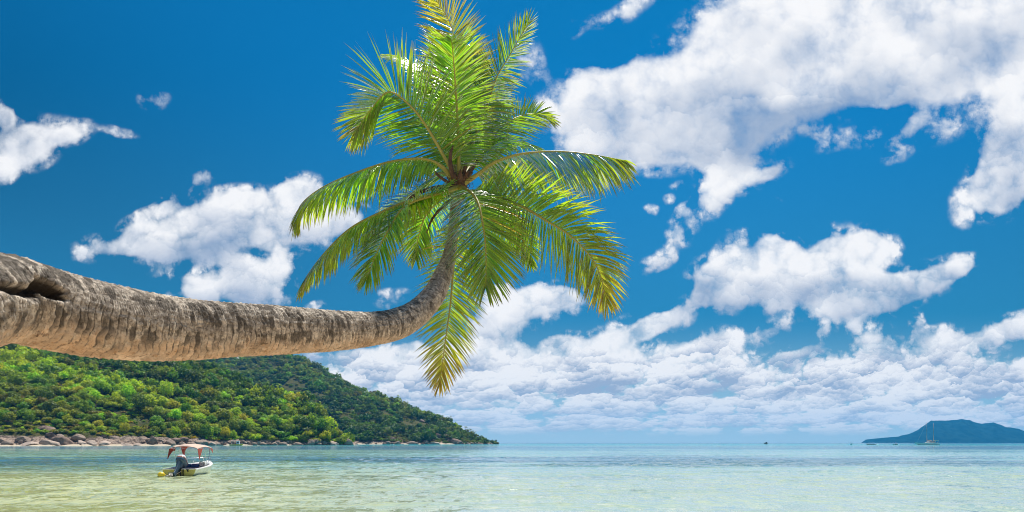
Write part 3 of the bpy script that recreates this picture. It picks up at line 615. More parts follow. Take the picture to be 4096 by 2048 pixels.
# ---------------------------------------------------------------- wooded headlands
def tpoly(pts): 
    a = np.array(pts, float); return col_tan(a[:, 0]), a[:, 1]
class Land:
    """a hillside between a shoreline and a crest; bearing a = x/y, t = 0 at the water, 1 at the crest"""
    def __init__(s, crest, yc, ys, canopy, prof, seed):
        s.ca, py = tpoly(crest); s.ch = (442.5-py/2.5156)/FOC
        s.yc, s.ys, s.canopy, s.prof, s.seed = yc, ys, canopy, prof, seed
    def yshore(s, a): return np.interp(a, *s.ys)
    def ycrest(s, a): return np.interp(a, *s.yc)
    def pos(s, a, t):
        y0, y1 = s.yshore(a), s.ycrest(a); Y = y0+(y1-y0)*t; X = a*Y
        H = np.maximum(.5, np.interp(a, s.ca, s.ch)*y1+EYE-s.canopy(a))
        f = np.where(t <= 1, np.interp(np.clip(t, 0, 1), *s.prof), 1-.9*np.clip(t-1, 0, 1)**1.2)
        Z = H*f
        if s.seed == 3:
            px = (a*FOC+512)*2.5156; slab = np.interp(px, [-300, 0, 300, 370, 420, 560, 620, 880], [1, 1, 1, .9, .75, .45, .7, .7])*np.clip(1-np.abs(t-.022)/.032, 0, 1)**.6
            bx, by = X*.085, t*16; lump = np.abs(fbm(bx, by, X*0, 18, 3)); jt = np.abs(vnoise(X*.16+by*.5, by*1.3, X*0, 19)); Z = Z+slab*np.clip(4.6*(.75-lump*1.5)-1.2*np.exp(-(jt/.07)**2), 0, 5)
        Z = Z+np.minimum(H*.09, 5)*fbm(X*.018, Y*.018, X*0, s.seed, 4)*np.clip(t*6, 0, 1)
        return np.stack([X, Y, np.where(t < 0, t*14, Z)], -1)
    def normal(s, a, t, e=.004):
        p = s.pos(a, t); n = np.cross(s.pos(a+e, t)-p, s.pos(a, t+e*3)-p); return nrm(n)*np.sign(n[..., 2:3]+1e-9)
    def mesh(s, name, a0, a1, na, t1, m, nt=70):
        a = np.linspace(a0, a1, na); t = np.r_[-.06, np.linspace(0, .12, 60), np.linspace(.12, t1, nt)[1:]]
        Aa, Tt = np.meshgrid(a, t); V = s.pos(Aa, Tt); V[..., 2] += .35*fbm(V[..., 0]*.3, V[..., 1]*.3, V[..., 2]*.3, 77, 3)*np.clip(Tt*30, 0, 1)
        n = na; i = np.arange(len(t)-1)[:, None]*n; j = np.arange(n-1)[None]
        F = np.stack([i+j, i+j+1, i+n+j+1, i+n+j], -1).reshape(-1, 4)
        return tag(link(name, fast_mesh(name, V.reshape(-1, 3), F, True), m), kind='structure')
def hill_mat():
    m, t = mat('hill_ground'); p = t.pos(); z = t.n('ShaderNodeSeparateXYZ', {0: p}).outputs[2]
    n1 = t.noise(p, .12, 6, .65); n2 = t.noise(p, .9, 5, .65)
    c = t.mix(t.ramp(n1, .4, .6), (.035, .055, .012), (.085, .085, .02)); c = t.mix(t.ramp(n2, .45, .65), c, (.10, .075, .035))
    rock = t.mix(t.ramp(n2, .35, .6), (.15, .105, .08), (.44, .33, .255)); rock = t.mix(t.m('MULTIPLY', t.ramp(n1, .5, .6), .7), rock, (.085, .065, .055))
    c = t.mix(t.ramp(t.m('ADD', z, t.m('MULTIPLY', t.m('SUBTRACT', n1, .5), 5.0)), 6.5, 4.6), c, rock)
    c = t.mix(t.ramp(z, 1.1, .75), c, (.58, .48, .35))
    b = t.n('ShaderNodeBump', {'Height': n2, 'Strength': 1.0, 'Distance': .8})
    t.out(t.n('ShaderNodeBsdfPrincipled', {'Base Color': c, 'Roughness': .95, 'Specular IOR Level': .1, 'Normal': b.outputs[0]})); return m
HM = hill_mat()
nearP = ([0, .03, .06, .12, .3, .6, 1], [0, .05, .09, .17, .40, .70, 1])
NEAR = Land([(-900,700),(-300,790),(0,838),(200,850),(350,868),(480,890),(560,915),(629,947),(744,984),(785,1004),(817,1032),(839,1066),(862,1096),(885,1117)],
            ((-1.2, -.8, -.55, -.42, -.34, -.27, -.248), (620, 590, 560, 545, 530, 500, 492)), ((-1.2, -.8, -.7, -.55, -.43, -.34, -.27, -.248), (330, 360, 372, 400, 440, 465, 480, 484)),
            lambda a: np.interp(a, [-.8, -.35, -.26], [9, 8, 3]), nearP, 3)
FAR = Land([(200,905),(400,900),(560,893),(640,885),(700,881),(745,888),(800,912),(860,948),(900,970),(960,988),(1000,1003),(1050,1021),(1080,1034),(1120,1052),(1180,1078),(1215,1099),(1233,1113)],
           ((-.66, -.4, -.33, -.2, -.1, -.035, -.02), (1080, 1080, 1060, 980, 900, 825, 812)), ((-.66, -.4, -.3, -.25, -.12, -.035, -.02), (760, 760, 740, 690, 730, 790, 806)),
           lambda a: np.interp(a, [-.4, -.2, -.06, -.03], [9, 9, 7, 2]), ([0, .03, .1, .3, .6, 1], [0, .035, .12, .36, .68, 1]), 9)
NEAR.mesh('hill', -1.15, -.249, 900, 1.7, HM); FAR.mesh('hill', -.62, -.021, 220, 1.7, HM)

def foliage_mat(name, per_object):
    m, t = mat(name)
    base = t.n('ShaderNodeObjectInfo').outputs['Color'] if per_object else t.at('tint', 'Color')
    nz = t.noise(t.pos(), .55, 3, .6); v = t.at('tone')
    c = t.mix(1.0, base, t.mix(v, (.72, .72, .66), (1.25, 1.22, 1.1)), 'MULTIPLY')
    c = t.mix(t.m('MULTIPLY', t.ramp(nz, .5, .7), .4), c, t.mix(1.0, c, (1.2, 1.1, .9), 'MULTIPLY'))
    d = t.n('ShaderNodeBsdfDiffuse', {'Color': c}); tr = t.n('ShaderNodeBsdfTranslucent', {'Color': t.mix(1.0, c, (1.7, 1.7, .9), 'MULTIPLY')})
    a = t.n('ShaderNodeMixShader', {0: .42}); t.t.links.new(d.outputs[0], a.inputs[1]); t.t.links.new(tr.outputs[0], a.inputs[2])
    gl = t.n('ShaderNodeBsdfGlossy', {'Color': (.8, .85, .8), 'Roughness': .5}); b = t.n('ShaderNodeMixShader', {0: .035})
    t.t.links.new(a.outputs[0], b.inputs[1]); t.t.links.new(gl.outputs[0], b.inputs[2]); t.out(b); return m
FOL_T, FOL_S = foliage_mat('tree_foliage', True), foliage_mat('wood_foliage', False)
TRUNK = simple('tree_bark', (.13, .10, .07), .9, var=.3, scale=3)

def crown_geo(seed, ncl, nq, q, flat, kind):
    """unit crown, base at z=0: leaf clumps through the crown's volume, each of many small leaf sprays"""
    g = np.random.default_rng(seed); C = []; Rr = []
    for k in range(ncl):
        if kind == 'umbrella':
            rr = math.sqrt(g.random())*1.0; an = g.random()*6.283; C.append((rr*math.cos(an), rr*math.sin(an), .55+.30*(1-rr*rr)+g.normal(0, .07)-(.25 if g.random() < .25 else 0))); Rr.append(g.uniform(.20, .34))
        else:
            while True:
                d = g.normal(0, 1, 3); d /= np.linalg.norm(d)
                if d[2] > -.55: break
            s = g.uniform(.45, .92); C.append((d[0]*s, d[1]*s, .75+d[2]*s*.72)); Rr.append(g.uniform(.24, .42))
    V = []; TO = []
    for c, r in zip(C, Rr):
        d = nrm(g.normal(0, 1, (nq, 3))+np.array([0, 0, .35])); r_ = r*g.uniform(.7, 1.12, (nq, 1)); ctr = np.array(c)+d*r_*np.array([1, 1, .62 if kind == 'umbrella' else .85])
        ctr[:, 2] *= flat
        n = nrm(d+g.normal(0, .45, (nq, 3))+np.array([0, 0, .25])); u = nrm(np.cross(n, g.normal(0, 1, (nq, 3)))); v = np.cross(n, u)
        s = q*g.uniform(.6, 1.35, (nq, 1)); v = v*g.uniform(.5, .8, (nq, 1))
        V.append(np.stack([ctr-u*s, ctr-v*s*.8+n*s*.2, ctr+u*s, ctr+v*s], 1)); TO.append(np.repeat(np.clip(g.random()*.5+g.random(nq)*.5, 0, 1), 4))
    V = np.concatenate(V).reshape(-1, 3); F = np.arange(len(V)).reshape(-1, 4)
    return V.astype(np.float32), F, np.concatenate(TO)
def trunk_geo(kind, seed):
    g = np.random.default_rng(seed); mb = MB(); top = .62 if kind == 'umbrella' else .55
    mb.tube([(0, 0, -.35), (.02, 0, 0), (g.normal(0, .04), g.normal(0, .04), top*.6), (g.normal(0, .05), g.normal(0, .05), top)], [.075, .06, .05, .035], 6)
    for k in range(4):
        a = k*1.57+g.uniform(-.4, .4); l = g.uniform(.35, .6); z0 = g.uniform(.2, .4)
        mb.tube([(0, 0, z0), (math.cos(a)*l*.5, math.sin(a)*l*.5, z0+.18), (math.cos(a)*l, math.sin(a)*l, z0+.4)], [.036, .026, .012], 5)
    return mb
KINDS = ['round', 'round', 'tall', 'umbrella', 'round', 'umbrella']
FLAT = [.95, 1.1, 1.45, .85, .8, .7]
PROTO = []
for i, k in enumerate(KINDS):
    V, F, TO = crown_geo(100+i, 36, 34, .098, FLAT[i], k); me = fast_mesh('crown', V, F); attr(me, 'tone', TO); me.materials.append(FOL_T)
    tm = trunk_geo(k, 200+i); t_ = bpy.data.meshes.new('trunk'); t_.from_pydata(tm.v, [], tm.f); t_.materials.append(TRUNK)
    PROTO.append((me, t_))
LOWP = [crown_geo(300+i, 20, 15, .17, FLAT[i], k) for i, k in enumerate(KINDS)]

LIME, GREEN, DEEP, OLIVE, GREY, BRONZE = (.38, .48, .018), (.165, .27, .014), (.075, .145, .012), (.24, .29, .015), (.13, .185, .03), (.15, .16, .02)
tr_ = np.random.default_rng(21)
def vary(c, s=.12): return tuple(float(np.clip(x*math.exp(tr_.normal(0, s)), 0, 1)) for x in c)
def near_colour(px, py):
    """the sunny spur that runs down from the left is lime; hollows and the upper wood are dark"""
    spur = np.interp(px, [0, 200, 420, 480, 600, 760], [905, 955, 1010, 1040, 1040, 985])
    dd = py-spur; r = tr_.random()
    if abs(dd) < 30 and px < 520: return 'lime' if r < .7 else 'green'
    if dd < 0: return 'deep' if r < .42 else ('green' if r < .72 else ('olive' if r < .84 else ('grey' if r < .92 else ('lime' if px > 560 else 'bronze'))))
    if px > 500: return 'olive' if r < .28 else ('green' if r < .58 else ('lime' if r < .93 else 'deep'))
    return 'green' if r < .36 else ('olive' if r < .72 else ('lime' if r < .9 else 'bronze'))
CDEF = dict(lime=LIME, green=GREEN, deep=DEEP, olive=OLIVE, grey=GREY, bronze=BRONZE)
def proj(p): return ((p[0]/p[1]*FOC+512)*2.5156, (442.5-(p[2]-EYE)/p[1]*FOC)*2.5156)
# ---- scatter on the near headland
def scatter(land, a0, a1, t0, t1, n, rmin, rmax, spacing, accept=lambda a, t, p: True):
    out = []; cell = {}
    for _ in range(n):
        a = tr_.uniform(a0, a1); t = t0+(t1-t0)*tr_.random()**1.0
        p = land.pos(np.array(a), np.array(t)); r = tr_.uniform(rmin, rmax)*(1.25 if tr_.random() < .12 else 1)
        if not accept(a, t, p): continue
        k = (int(p[0]//8), int(p[1]//8)); ok = True
        for i in (-1, 0, 1):
            for j in (-1, 0, 1):
                for (q, rq) in cell.get((k[0]+i, k[1]+j), ()):
                    if (q[0]-p[0])**2+(q[1]-p[1])**2 < ((r+rq)*spacing)**2: ok = False
        if ok: cell.setdefault(k, []).append((p, r)); out.append((a, t, p, r))
    return out
def accept_near(a, t, p):
    px, py = proj(p)
    bare = fbm(np.array(p[0]*.035), np.array(p[1]*.05), np.array(0.), 61, 3)
    if px < 380 and py > 985 and bare > .12: return False
    lim = np.interp(px, [0, 300, 520, 600, 850, 885], [.055, .055, .048, .05, .045, .035])
    return t > lim
near_trees = scatter(NEAR, -1.13, -.253, .02, 1.02, 9500, 2.9, 5.2, .50, accept_near)
near_trees.sort(key=lambda q: q[1]*1.0-q[3]*.012)
KNAME = {'round': 'broad_tree', 'tall': 'tall_tree', 'umbrella': 'umbrella_tree'}
CWORD = dict(lime='bright lime', green='mid green', deep='dark green', olive='olive', grey='grey-green', bronze='bronze brown')
SWORD = {'round': 'round tree', 'tall': 'tall tree', 'umbrella': 'flat-topped tree'}
def zone(px, py):
    if py > 1060: v = 'just above the shore rocks'
    elif py > 985: v = 'on the lower slope'
    elif py > 925: v = 'half way up the slope'
    else: v = 'high under the palm trunk'
    h = 'at the left edge' if px < 130 else 'left of the motorboat' if px < 400 else 'above the motorboat canopy' if px < 545 else 'above the yellow boat' if px < 660 else 'by the headland tip'
    return v, h
forest = []
seen = {}
NIND = 285
shown = [q for q in near_trees if q[0] > -.81]
ind = shown[:NIND]; rest = near_trees[:]
ids = {id(q) for q in ind}
for q in near_trees:
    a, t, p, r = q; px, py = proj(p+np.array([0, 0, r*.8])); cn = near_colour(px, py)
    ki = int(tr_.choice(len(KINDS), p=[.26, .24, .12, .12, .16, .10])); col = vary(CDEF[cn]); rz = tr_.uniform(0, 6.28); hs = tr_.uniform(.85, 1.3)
    if t < .10 and px < 480: r = min(r, 3.2)
    if id(q) in ids:
        k = KINDS[ki]; e = empty(KNAME[k], tuple(p-np.array([0, 0, .4])), rz); e.scale = (r, r*tr_.uniform(.85, 1.15), r*hs)
        v, h = zone(px, py)
        tag(e, f'{CWORD[cn]} {SWORD[k]} {v}, {h}', 'tree', 'trees on the near hillside')
        for nm, me in (('crown', PROTO[ki][0]), ('trunk', PROTO[ki][1])):
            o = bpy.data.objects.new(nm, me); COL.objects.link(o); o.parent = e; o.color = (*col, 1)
    else: forest.append((p, r, ki, col, rz, hs))
far_trees = scatter(FAR, -.60, -.024, .012, 1.03, 6500, 4.0, 7.0, .52, lambda a, t, p: t > .03 and not (fbm(np.array(p[0]*.03), np.array(p[1]*.03), np.array(0.), 66, 3) > .28))
far_forest = []
for a, t, p, r in far_trees:
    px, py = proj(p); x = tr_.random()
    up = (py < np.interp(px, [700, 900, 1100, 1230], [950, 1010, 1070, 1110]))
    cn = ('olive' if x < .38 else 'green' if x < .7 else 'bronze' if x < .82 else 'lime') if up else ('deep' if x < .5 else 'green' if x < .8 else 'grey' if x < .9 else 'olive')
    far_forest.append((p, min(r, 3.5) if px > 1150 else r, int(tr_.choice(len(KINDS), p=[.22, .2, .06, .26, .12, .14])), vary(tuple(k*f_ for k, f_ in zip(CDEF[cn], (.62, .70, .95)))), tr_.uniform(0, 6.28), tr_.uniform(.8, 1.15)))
def mass(name, items, label):
    VV, TT, CC = [], [], []
    for p, r, ki, col, rz, hs in items:
        V, F, TO = LOWP[ki]; c, s = math.cos(rz), math.sin(rz)
        W = np.stack([V[:, 0]*c-V[:, 1]*s, V[:, 0]*s+V[:, 1]*c, V[:, 2]*hs], -1)*r+p-np.array([0, 0, .4])
        VV.append(W); TT.append(TO); CC.append(np.tile(np.array([*col, 1.]), (len(V), 1)))
    V = np.concatenate(VV); me = fast_mesh(name, V, np.arange(len(V)).reshape(-1, 4)); attr(me, 'tone', np.concatenate(TT)); attr(me, 'tint', np.concatenate(CC), 'FLOAT_COLOR')
    tag(link(name, me, FOL_S), label, 'forest', kind='stuff')
mass('hillside_forest', forest, 'dense mixed green forest covering the upper slope of the near headland')
mass('distant_forest', far_forest, 'far-off forest covering the farther headland down to the point')
# undergrowth among the rocks and between the crowns
ug = []
for land, a0, a1, n, r0, r1 in ((NEAR, -1.13, -.252, 3400, 1.0, 2.4), (FAR, -.45, -.022, 1500, 1.4, 2.8)):
    for _ in range(n):
        a = tr_.uniform(a0, a1); t = tr_.random()**1.9*.98+.040; p = land.pos(np.array(a), np.array(t)); x = tr_.random()
        ug.append((p, tr_.uniform(r0, r1), int(tr_.choice([0, 1, 4])), vary(tuple(k*(1 if land is NEAR else .55) for k in (OLIVE if x < .5 else GREEN if x < .8 else LIME if x < .9 and land is NEAR else BRONZE)), .2), tr_.uniform(0, 6.28), .7))
mass('undergrowth', ug, 'low scrub and bushes growing between rocks and trees on the slopes'); bpy.data.objects['undergrowth']['category'] = 'undergrowth'

# ---------------------------------------------------------------- shore rocks
def rock_mat(name, light, dark, f):
    m, t = mat(name); p = t.pos(); n1 = t.noise(p, .35, 6, .65); n2 = t.noise(p, 2.2, 5, .65)
    st = t.noise(t.vm('MULTIPLY', p, (1.6, 1.6, .25)), 1.0, 4, .6)          # rain streaks
    c = t.mix(t.ramp(n1, .5-f*.3, .72-f*.3), light, dark); c = t.mix(t.m('MULTIPLY', t.ramp(st, .52, .64), .6), c, dark); c = t.mix(t.m('MULTIPLY', t.ramp(n2, .5, .7), .35), c, tuple(k*1.3 for k in light))
    b = t.n('ShaderNodeBump', {'Height': n2, 'Strength': .7, 'Distance': .25})
    t.out(t.n('ShaderNodeBsdfPrincipled', {'Base Color': c, 'Roughness': .85, 'Specular IOR Level': .2, 'Normal': b.outputs[0]})); return m
RM = {'pale': rock_mat('pale_granite', (.46, .36, .29), (.19, .14, .11), -.2), 'dark': rock_mat('dark_granite', (.27, .185, .14), (.07, .048, .038), .15), 'mid': rock_mat('granite', (.32, .24, .185), (.11, .08, .062), .0)}
def rock_geo(seed, el):
    import bmesh
    bm = bmesh.new(); bmesh.ops.create_icosphere(bm, subdivisions=4, radius=1); V = np.array([v.co[:] for v in bm.verts]); F = [[v.index for v in f.verts] for f in bm.faces]; bm.free()
    g = np.random.default_rng(seed); d = nrm(V)
    for _ in range(int(g.integers(8, 13))):                       # joint faces split off by weathering
        n = nrm(g.normal(0, 1, 3)); h = g.uniform(.58, .86); k = V@n; V = V-np.maximum(k-h, 0)[:, None]*n*.96
    V = V*(1+.10*fbm(d[:, 0]*1.7+seed, d[:, 1]*1.7, d[:, 2]*1.7, seed, 4)[:, None]); cr = fbm(d[:, 0]*2.6, d[:, 1]*2.6+seed, d[:, 2]*1.2, seed+5, 2)
    V = V*(1-.09*np.exp(-(cr/.035)**2))[:, None]*np.array(el)
    return V, F
ROCKS = []
for i, el in enumerate([(1, 1, .8), (1.1, .8, .95), (1.5, .9, .6), (1.7, 1, .5), (.9, .9, 1.15), (1.25, 1, .7), (2.0, 1, .42), (1, .85, .65)]):
    V, F = rock_geo(40+i, el); ms = {}
    for k, m in RM.items():
        me = fast_mesh('boulder', V, np.array(F), True); me.materials.append(m); ms[k] = me
    ROCKS.append(ms)
RK = []
def rock(px, py, w, land, k, mt, label, rz=None, tilt=0, sz=1.0, group='granite rocks along the shore', dt=None):
    """plate position of the rock's foot, width in plate units"""
    a = col_tan(px)
    # find where on the land this reading falls
    ts = np.linspace(0, .6, 240); P = land.pos(np.full(240, a), ts); ry = (442.5-(P[:, 2]-EYE)/P[:, 1]*FOC)*2.5156
    i = int(np.argmin(np.abs(ry-py))) if dt is None else int(np.argmin(np.abs(ts-dt))); p = P[i]
    r = w/2/2.5156/FOC*p[1]; ex = [1, 1.1, 1.5, 1.7, .9, 1.25, 2.0, 1][k]; r /= ex
    o = bpy.data.objects.new('boulder', ROCKS[k][mt]); COL.objects.link(o)
    o.location = (p[0], p[1], p[2]-r*.06); o.scale = (r*.93, r*.93, r*sz*.72); o.rotation_euler = (tr_.uniform(-.15, .15), R(tilt), tr_.uniform(-.5, .5)+math.atan(-a)*-1 if rz is None else rz)
    tag(o, label, 'boulder', group); RK.append(o); return o
G_L, G_R, G_F = 'granite slabs below the left slope', 'boulders along the wooded shore', 'boulders on the far point'
GN = 'granite rocks along the near shore'; GF = 'granite rocks along the far point'
big = [
 (20,1119,46,2,'mid','rounded grey boulder at the very left edge of the shore',0,1.5),
 (75,1121,84,6,'pale','long pale slab at the waterline just right of the leftmost boulder',5,1.3),(132,1122,84,3,'pale','wide pale slab below the big dark wedge boulder',9,1.2),
 (162,1114,78,5,'dark','big dark wedge boulder leaning over the pale slabs',20,1.2),(207,1120,50,3,'pale','pale sloping slab right of the big dark wedge boulder',12,1.3),
 (196,1101,42,1,'mid','grey block above the pale slabs, right of the wedge boulder',0,1.0),(230,1119,40,1,'pale','pale upright block in the middle of the slab shore',0,1.1),
 (266,1121,64,3,'pale','pale cracked slab right of the pale upright block',8,1.5),(312,1122,66,6,'pale','long pale slab sloping to the sand, left of the tall upright rock',8,1.6),(346,1122,40,2,'pale','low pale slab at the foot of the tall upright rock',4,1.0),
 (287,1100,40,2,'mid','grey-brown slab above the cracked pale slab',14,1.1),(262,1096,20,7,'dark','small dark block left of the grey-brown slab',0,1.0),(225,1090,15,0,'dark','small round dark stone perched above the pale upright block',0,1.0),(197,1080,14,4,'dark','small dark stone in the scrub above the wedge boulder',0,1.1),
 (242,1070,42,6,'dark','flat dark outcrop in the scrub above the round perched stone',6,1.1),(203,1058,26,7,'mid','brown rock showing through the scrub above the flat dark outcrop',0,1.0),
 (120,1082,62,2,'dark','big dark layered outcrop half hidden in scrub on the left slope',14,1.5),(132,1094,36,5,'dark','dark block just below the big layered outcrop',8,1.0),
 (10,1036,32,5,'dark','dark blocky outcrop among scrub at the left edge of the slope',0,1.0),(28,1003,26,2,'mid','brown rock among bushes high at the left edge',10,1.0),(5,990,20,0,'mid','highest brown rock at the left edge of the slope',0,1.0),
 (135,1018,28,6,'mid','narrow brown slab among the lime green trees',22,1.0),(163,1030,30,2,'mid','brown sloping rock face below the narrow brown slab',18,1.0),(108,1040,34,5,'mid','brown block among scrub left of the sloping rock face',0,1.1),(14,1060,22,1,'dark','small dark block low on the left edge of the slope',0,1.0),(150,1098,30,1,'mid','grey block behind the wedge boulder',0,1.0),(60,1104,44,5,'mid','grey-brown block behind the leftmost long pale slab',0,1.1),
 (383,1120,30,4,'dark','tall dark upright rock standing at the shore left of the canopy',4,2.0),
 (428,1119,38,1,'mid','broad grey boulder at the left of the pile above the canopy',0,1.1),(443,1108,32,7,'dark','dark boulder on top of the pile, left of the round one',0,1.0),(458,1119,34,5,'mid','squat boulder in the middle of the pile above the canopy',0,1.2),(462,1104,26,0,'dark','round dark boulder crowning the pile above the canopy',0,1.0),
 (479,1119,36,2,'mid','flat-topped boulder right of the squat one above the canopy',0,1.5),(497,1116,36,0,'mid','large round grey boulder near the right end of the canopy pile',0,1.25),(510,1117,34,1,'mid','leaning grey boulder at the right end of the canopy pile',-20,1.3),(532,1121,46,3,'pale','pale slab sloping down to the right, right of the canopy pile',-16,1.5),
 (640,1118,26,0,'mid','brown boulder at the shore just right of the yellow boat',0,1.0),(662,1119,28,7,'mid','low brown boulder, second right of the yellow boat',0,1.0),(690,1119,28,1,'mid','blocky brown boulder between the low brown one and the rounded one',0,1.0),(712,1118,32,0,'mid','rounded light brown boulder half way along the near headland shore',0,1.0),
 (746,1119,40,2,'mid','broad brown boulder below the small shore palm',0,1.3),(766,1108,36,1,'dark','dark boulder under the small shore palm',0,1.2),(781,1118,28,4,'mid','steep brown boulder right of the small shore palm',0,1.4),(797,1110,32,0,'mid','round grey boulder behind the big pale boulder',0,1.0),(800,1120,26,7,'mid','low brown stone left of the big pale boulder',0,.9),
 (840,1121,52,3,'pale','big pale boulder at the end of the near headland',10,1.7),(848,1100,30,5,'dark','dark boulder leaning above the big pale boulder',12,1.2),(862,1107,30,0,'dark','dark round boulder behind the tip of the near headland',0,1.0),(864,1115,26,1,'mid','grey block between the big pale boulder and the last steep one',0,1.0),(877,1118,28,4,'mid','steep grey boulder at the tip of the near headland',0,1.5),(891,1121,22,6,'pale','low pale rock, last at the tip of the near headland',0,1.0)]
for (px, py, w, k, mt, lb, tilt, sz) in big: rock(px, py, w, NEAR, k, mt, lb, tilt=tilt, sz=sz, group=GN)
far = [(975,1115,20,0,'mid','small grey boulder under the far wood, leftmost of the far shore'),(986,1108,20,4,'dark','dark upright rock under the far wood'),(1001,1116,28,5,'mid','grey boulder right of the dark upright rock under the far wood'),(1036,1116,36,2,'mid','broad streaked boulder on the far shore below the dark trees'),(1058,1110,24,1,'dark','dark block right of the broad streaked boulder on the far shore'),(1071,1116,18,4,'mid','steep small boulder left of the big far outcrop'),
 (1094,1117,44,3,'pale','pale slab at the waterline under the big far outcrop'),(1102,1103,30,4,'dark','square dark tower of the big far outcrop'),(1121,1106,30,4,'dark','steep dark rock in the middle of the big far outcrop'),(1138,1112,52,2,'dark','broad dark foot of the big far outcrop'),(1150,1104,46,6,'dark','dark slab sloping right on top of the big far outcrop'),(1157,1117,36,5,'dark','dark boulder at the right foot of the big far outcrop'),
 (1200,1090,22,6,'mid','brown ledge showing on the skyline of the far point'),(1060,1036,20,1,'dark','dark crag on the skyline of the far headland'),(866,953,18,1,'dark','dark crag high on the skyline of the far headland')]
for i, (px, py, w, k, mt, lb) in enumerate(far): rock(px, py, w, FAR, k, mt, lb, tilt=(14 if k == 6 else 0), sz=1.35, group=GF, dt=(.97 if py < 1060 else None))
for px in (1177,1186,1194,1203,1211,1219,1226,1232): rock(px, 1117, tr_.uniform(14, 22), FAR, int(tr_.choice([0, 1, 5, 7])), 'mid', 'small brown boulder at the very end of the far point', group=GF, dt=.02)
zs = [(0, 130, 10, 'small stone at the waterline below the left pale slabs'),(355, 420, 12, 'small stone at the foot of the tall upright rock'),(410, 560, 16, 'small boulder at the foot of the canopy rock pile'),(556, 640, 14, 'small dark stone under the trees beside the yellow boat'),(640, 885, 26, 'small brown boulder along the wooded near shore'),(892, 1090, 12, 'small boulder along the far shore below the dark trees')]
for x0, x1, n, lb in zs:
    for k in range(n):
        px = x0+(x1-x0)*(k+tr_.uniform(.1, .9))/n; ld = FAR if x0 > 885 else NEAR
        rock(px, 0, tr_.uniform(8, 17), ld, int(tr_.choice([0, 1, 4, 5, 7])), str(tr_.choice(['mid', 'dark', 'mid', 'pale'])), lb, sz=tr_.uniform(.8, 1.2), group=GF if ld is FAR else GN, dt=tr_.uniform(.002, .016))

# ---------------------------------------------------------------- slender palms by the shore
def small_palm(px, t, land, h, label, n=15):
    a = col_tan(px); p = land.pos(np.array(a), np.array(t)); e = empty('shore_palm', tuple(p)); tag(e, label, 'palm tree', 'small palms by the shore')
    g = np.random.default_rng(int(px)); lean = g.normal(0, .12, 2)*h; mb = MB(); top = np.array([lean[0], lean[1], h])
    mb.tube(spline(np.array([[0, 0, -.5], [lean[0]*.2, lean[1]*.2, h*.45], top]), 10), np.linspace(.2, .13, 10)*h/7, 7); mb.build('trunk', TRUNK, e)
    V, F, TO = [], [], []
    for k in range(n):
        an = k/n*6.283+g.uniform(-.2, .2); el = g.uniform(-.25, 1.1); L = g.uniform(.40, .52)*h; d = np.array([math.cos(an)*math.cos(el), math.sin(an)*math.cos(el), math.sin(el)]); q = top.copy(); prev = None
        for i in range(9):
            sd_ = nrm(np.cross(d, [0, 0, 1.])); w_ = L*.17*math.sin(math.pi*min(1, .12+i/8.6))**.7
            for sgn in (-1, 1):
                for j in range(2):
                    b0 = q+d*L/9*(j*.5); tipp = b0+sd_*sgn*w_+d*w_*.7-np.array([0, 0, w_*.6]); o = len(V); bw = d*L*.020
                    V += [b0-bw, b0+bw, tipp+bw*.3, tipp-bw*.3]; F.append((o, o+1, o+2, o+3)); TO += [g.random()]*4
            q = q+d*L/9; d = nrm(d+np.array([0, 0, -.17]))
    me = fast_mesh('crown', V, F); attr(me, 'tone', TO); o = link('crown', me, FOL_T, e); o.color = (.085, .12, .018, 1)
small_palm(776, .075, NEAR, 8.5, 'small bright palm among boulders near the end of the near headland')
small_palm(345, .085, NEAR, 7, 'small palm in the bushes left of the tall upright rock')
small_palm(974, .09, FAR, 11, 'palm under the dark far wood above its small palm neighbours'); small_palm(920, .10, FAR, 11, 'leftmost palm before the dark far wood'); small_palm(927, .06, FAR, 8, 'short palm beside the leftmost far palm')
small_palm(1086, .10, FAR, 11, 'palm standing left of the big far outcrop'); small_palm(1082, .16, FAR, 10, 'palm up the slope behind the big far outcrop')
for px, t in ((1181,.80),(1187,.72),(1170,.86),(1176,.6),(1192,.62)): small_palm(px, t, FAR, 8, 'thin palm in the row on the skyline of the far point', 12)

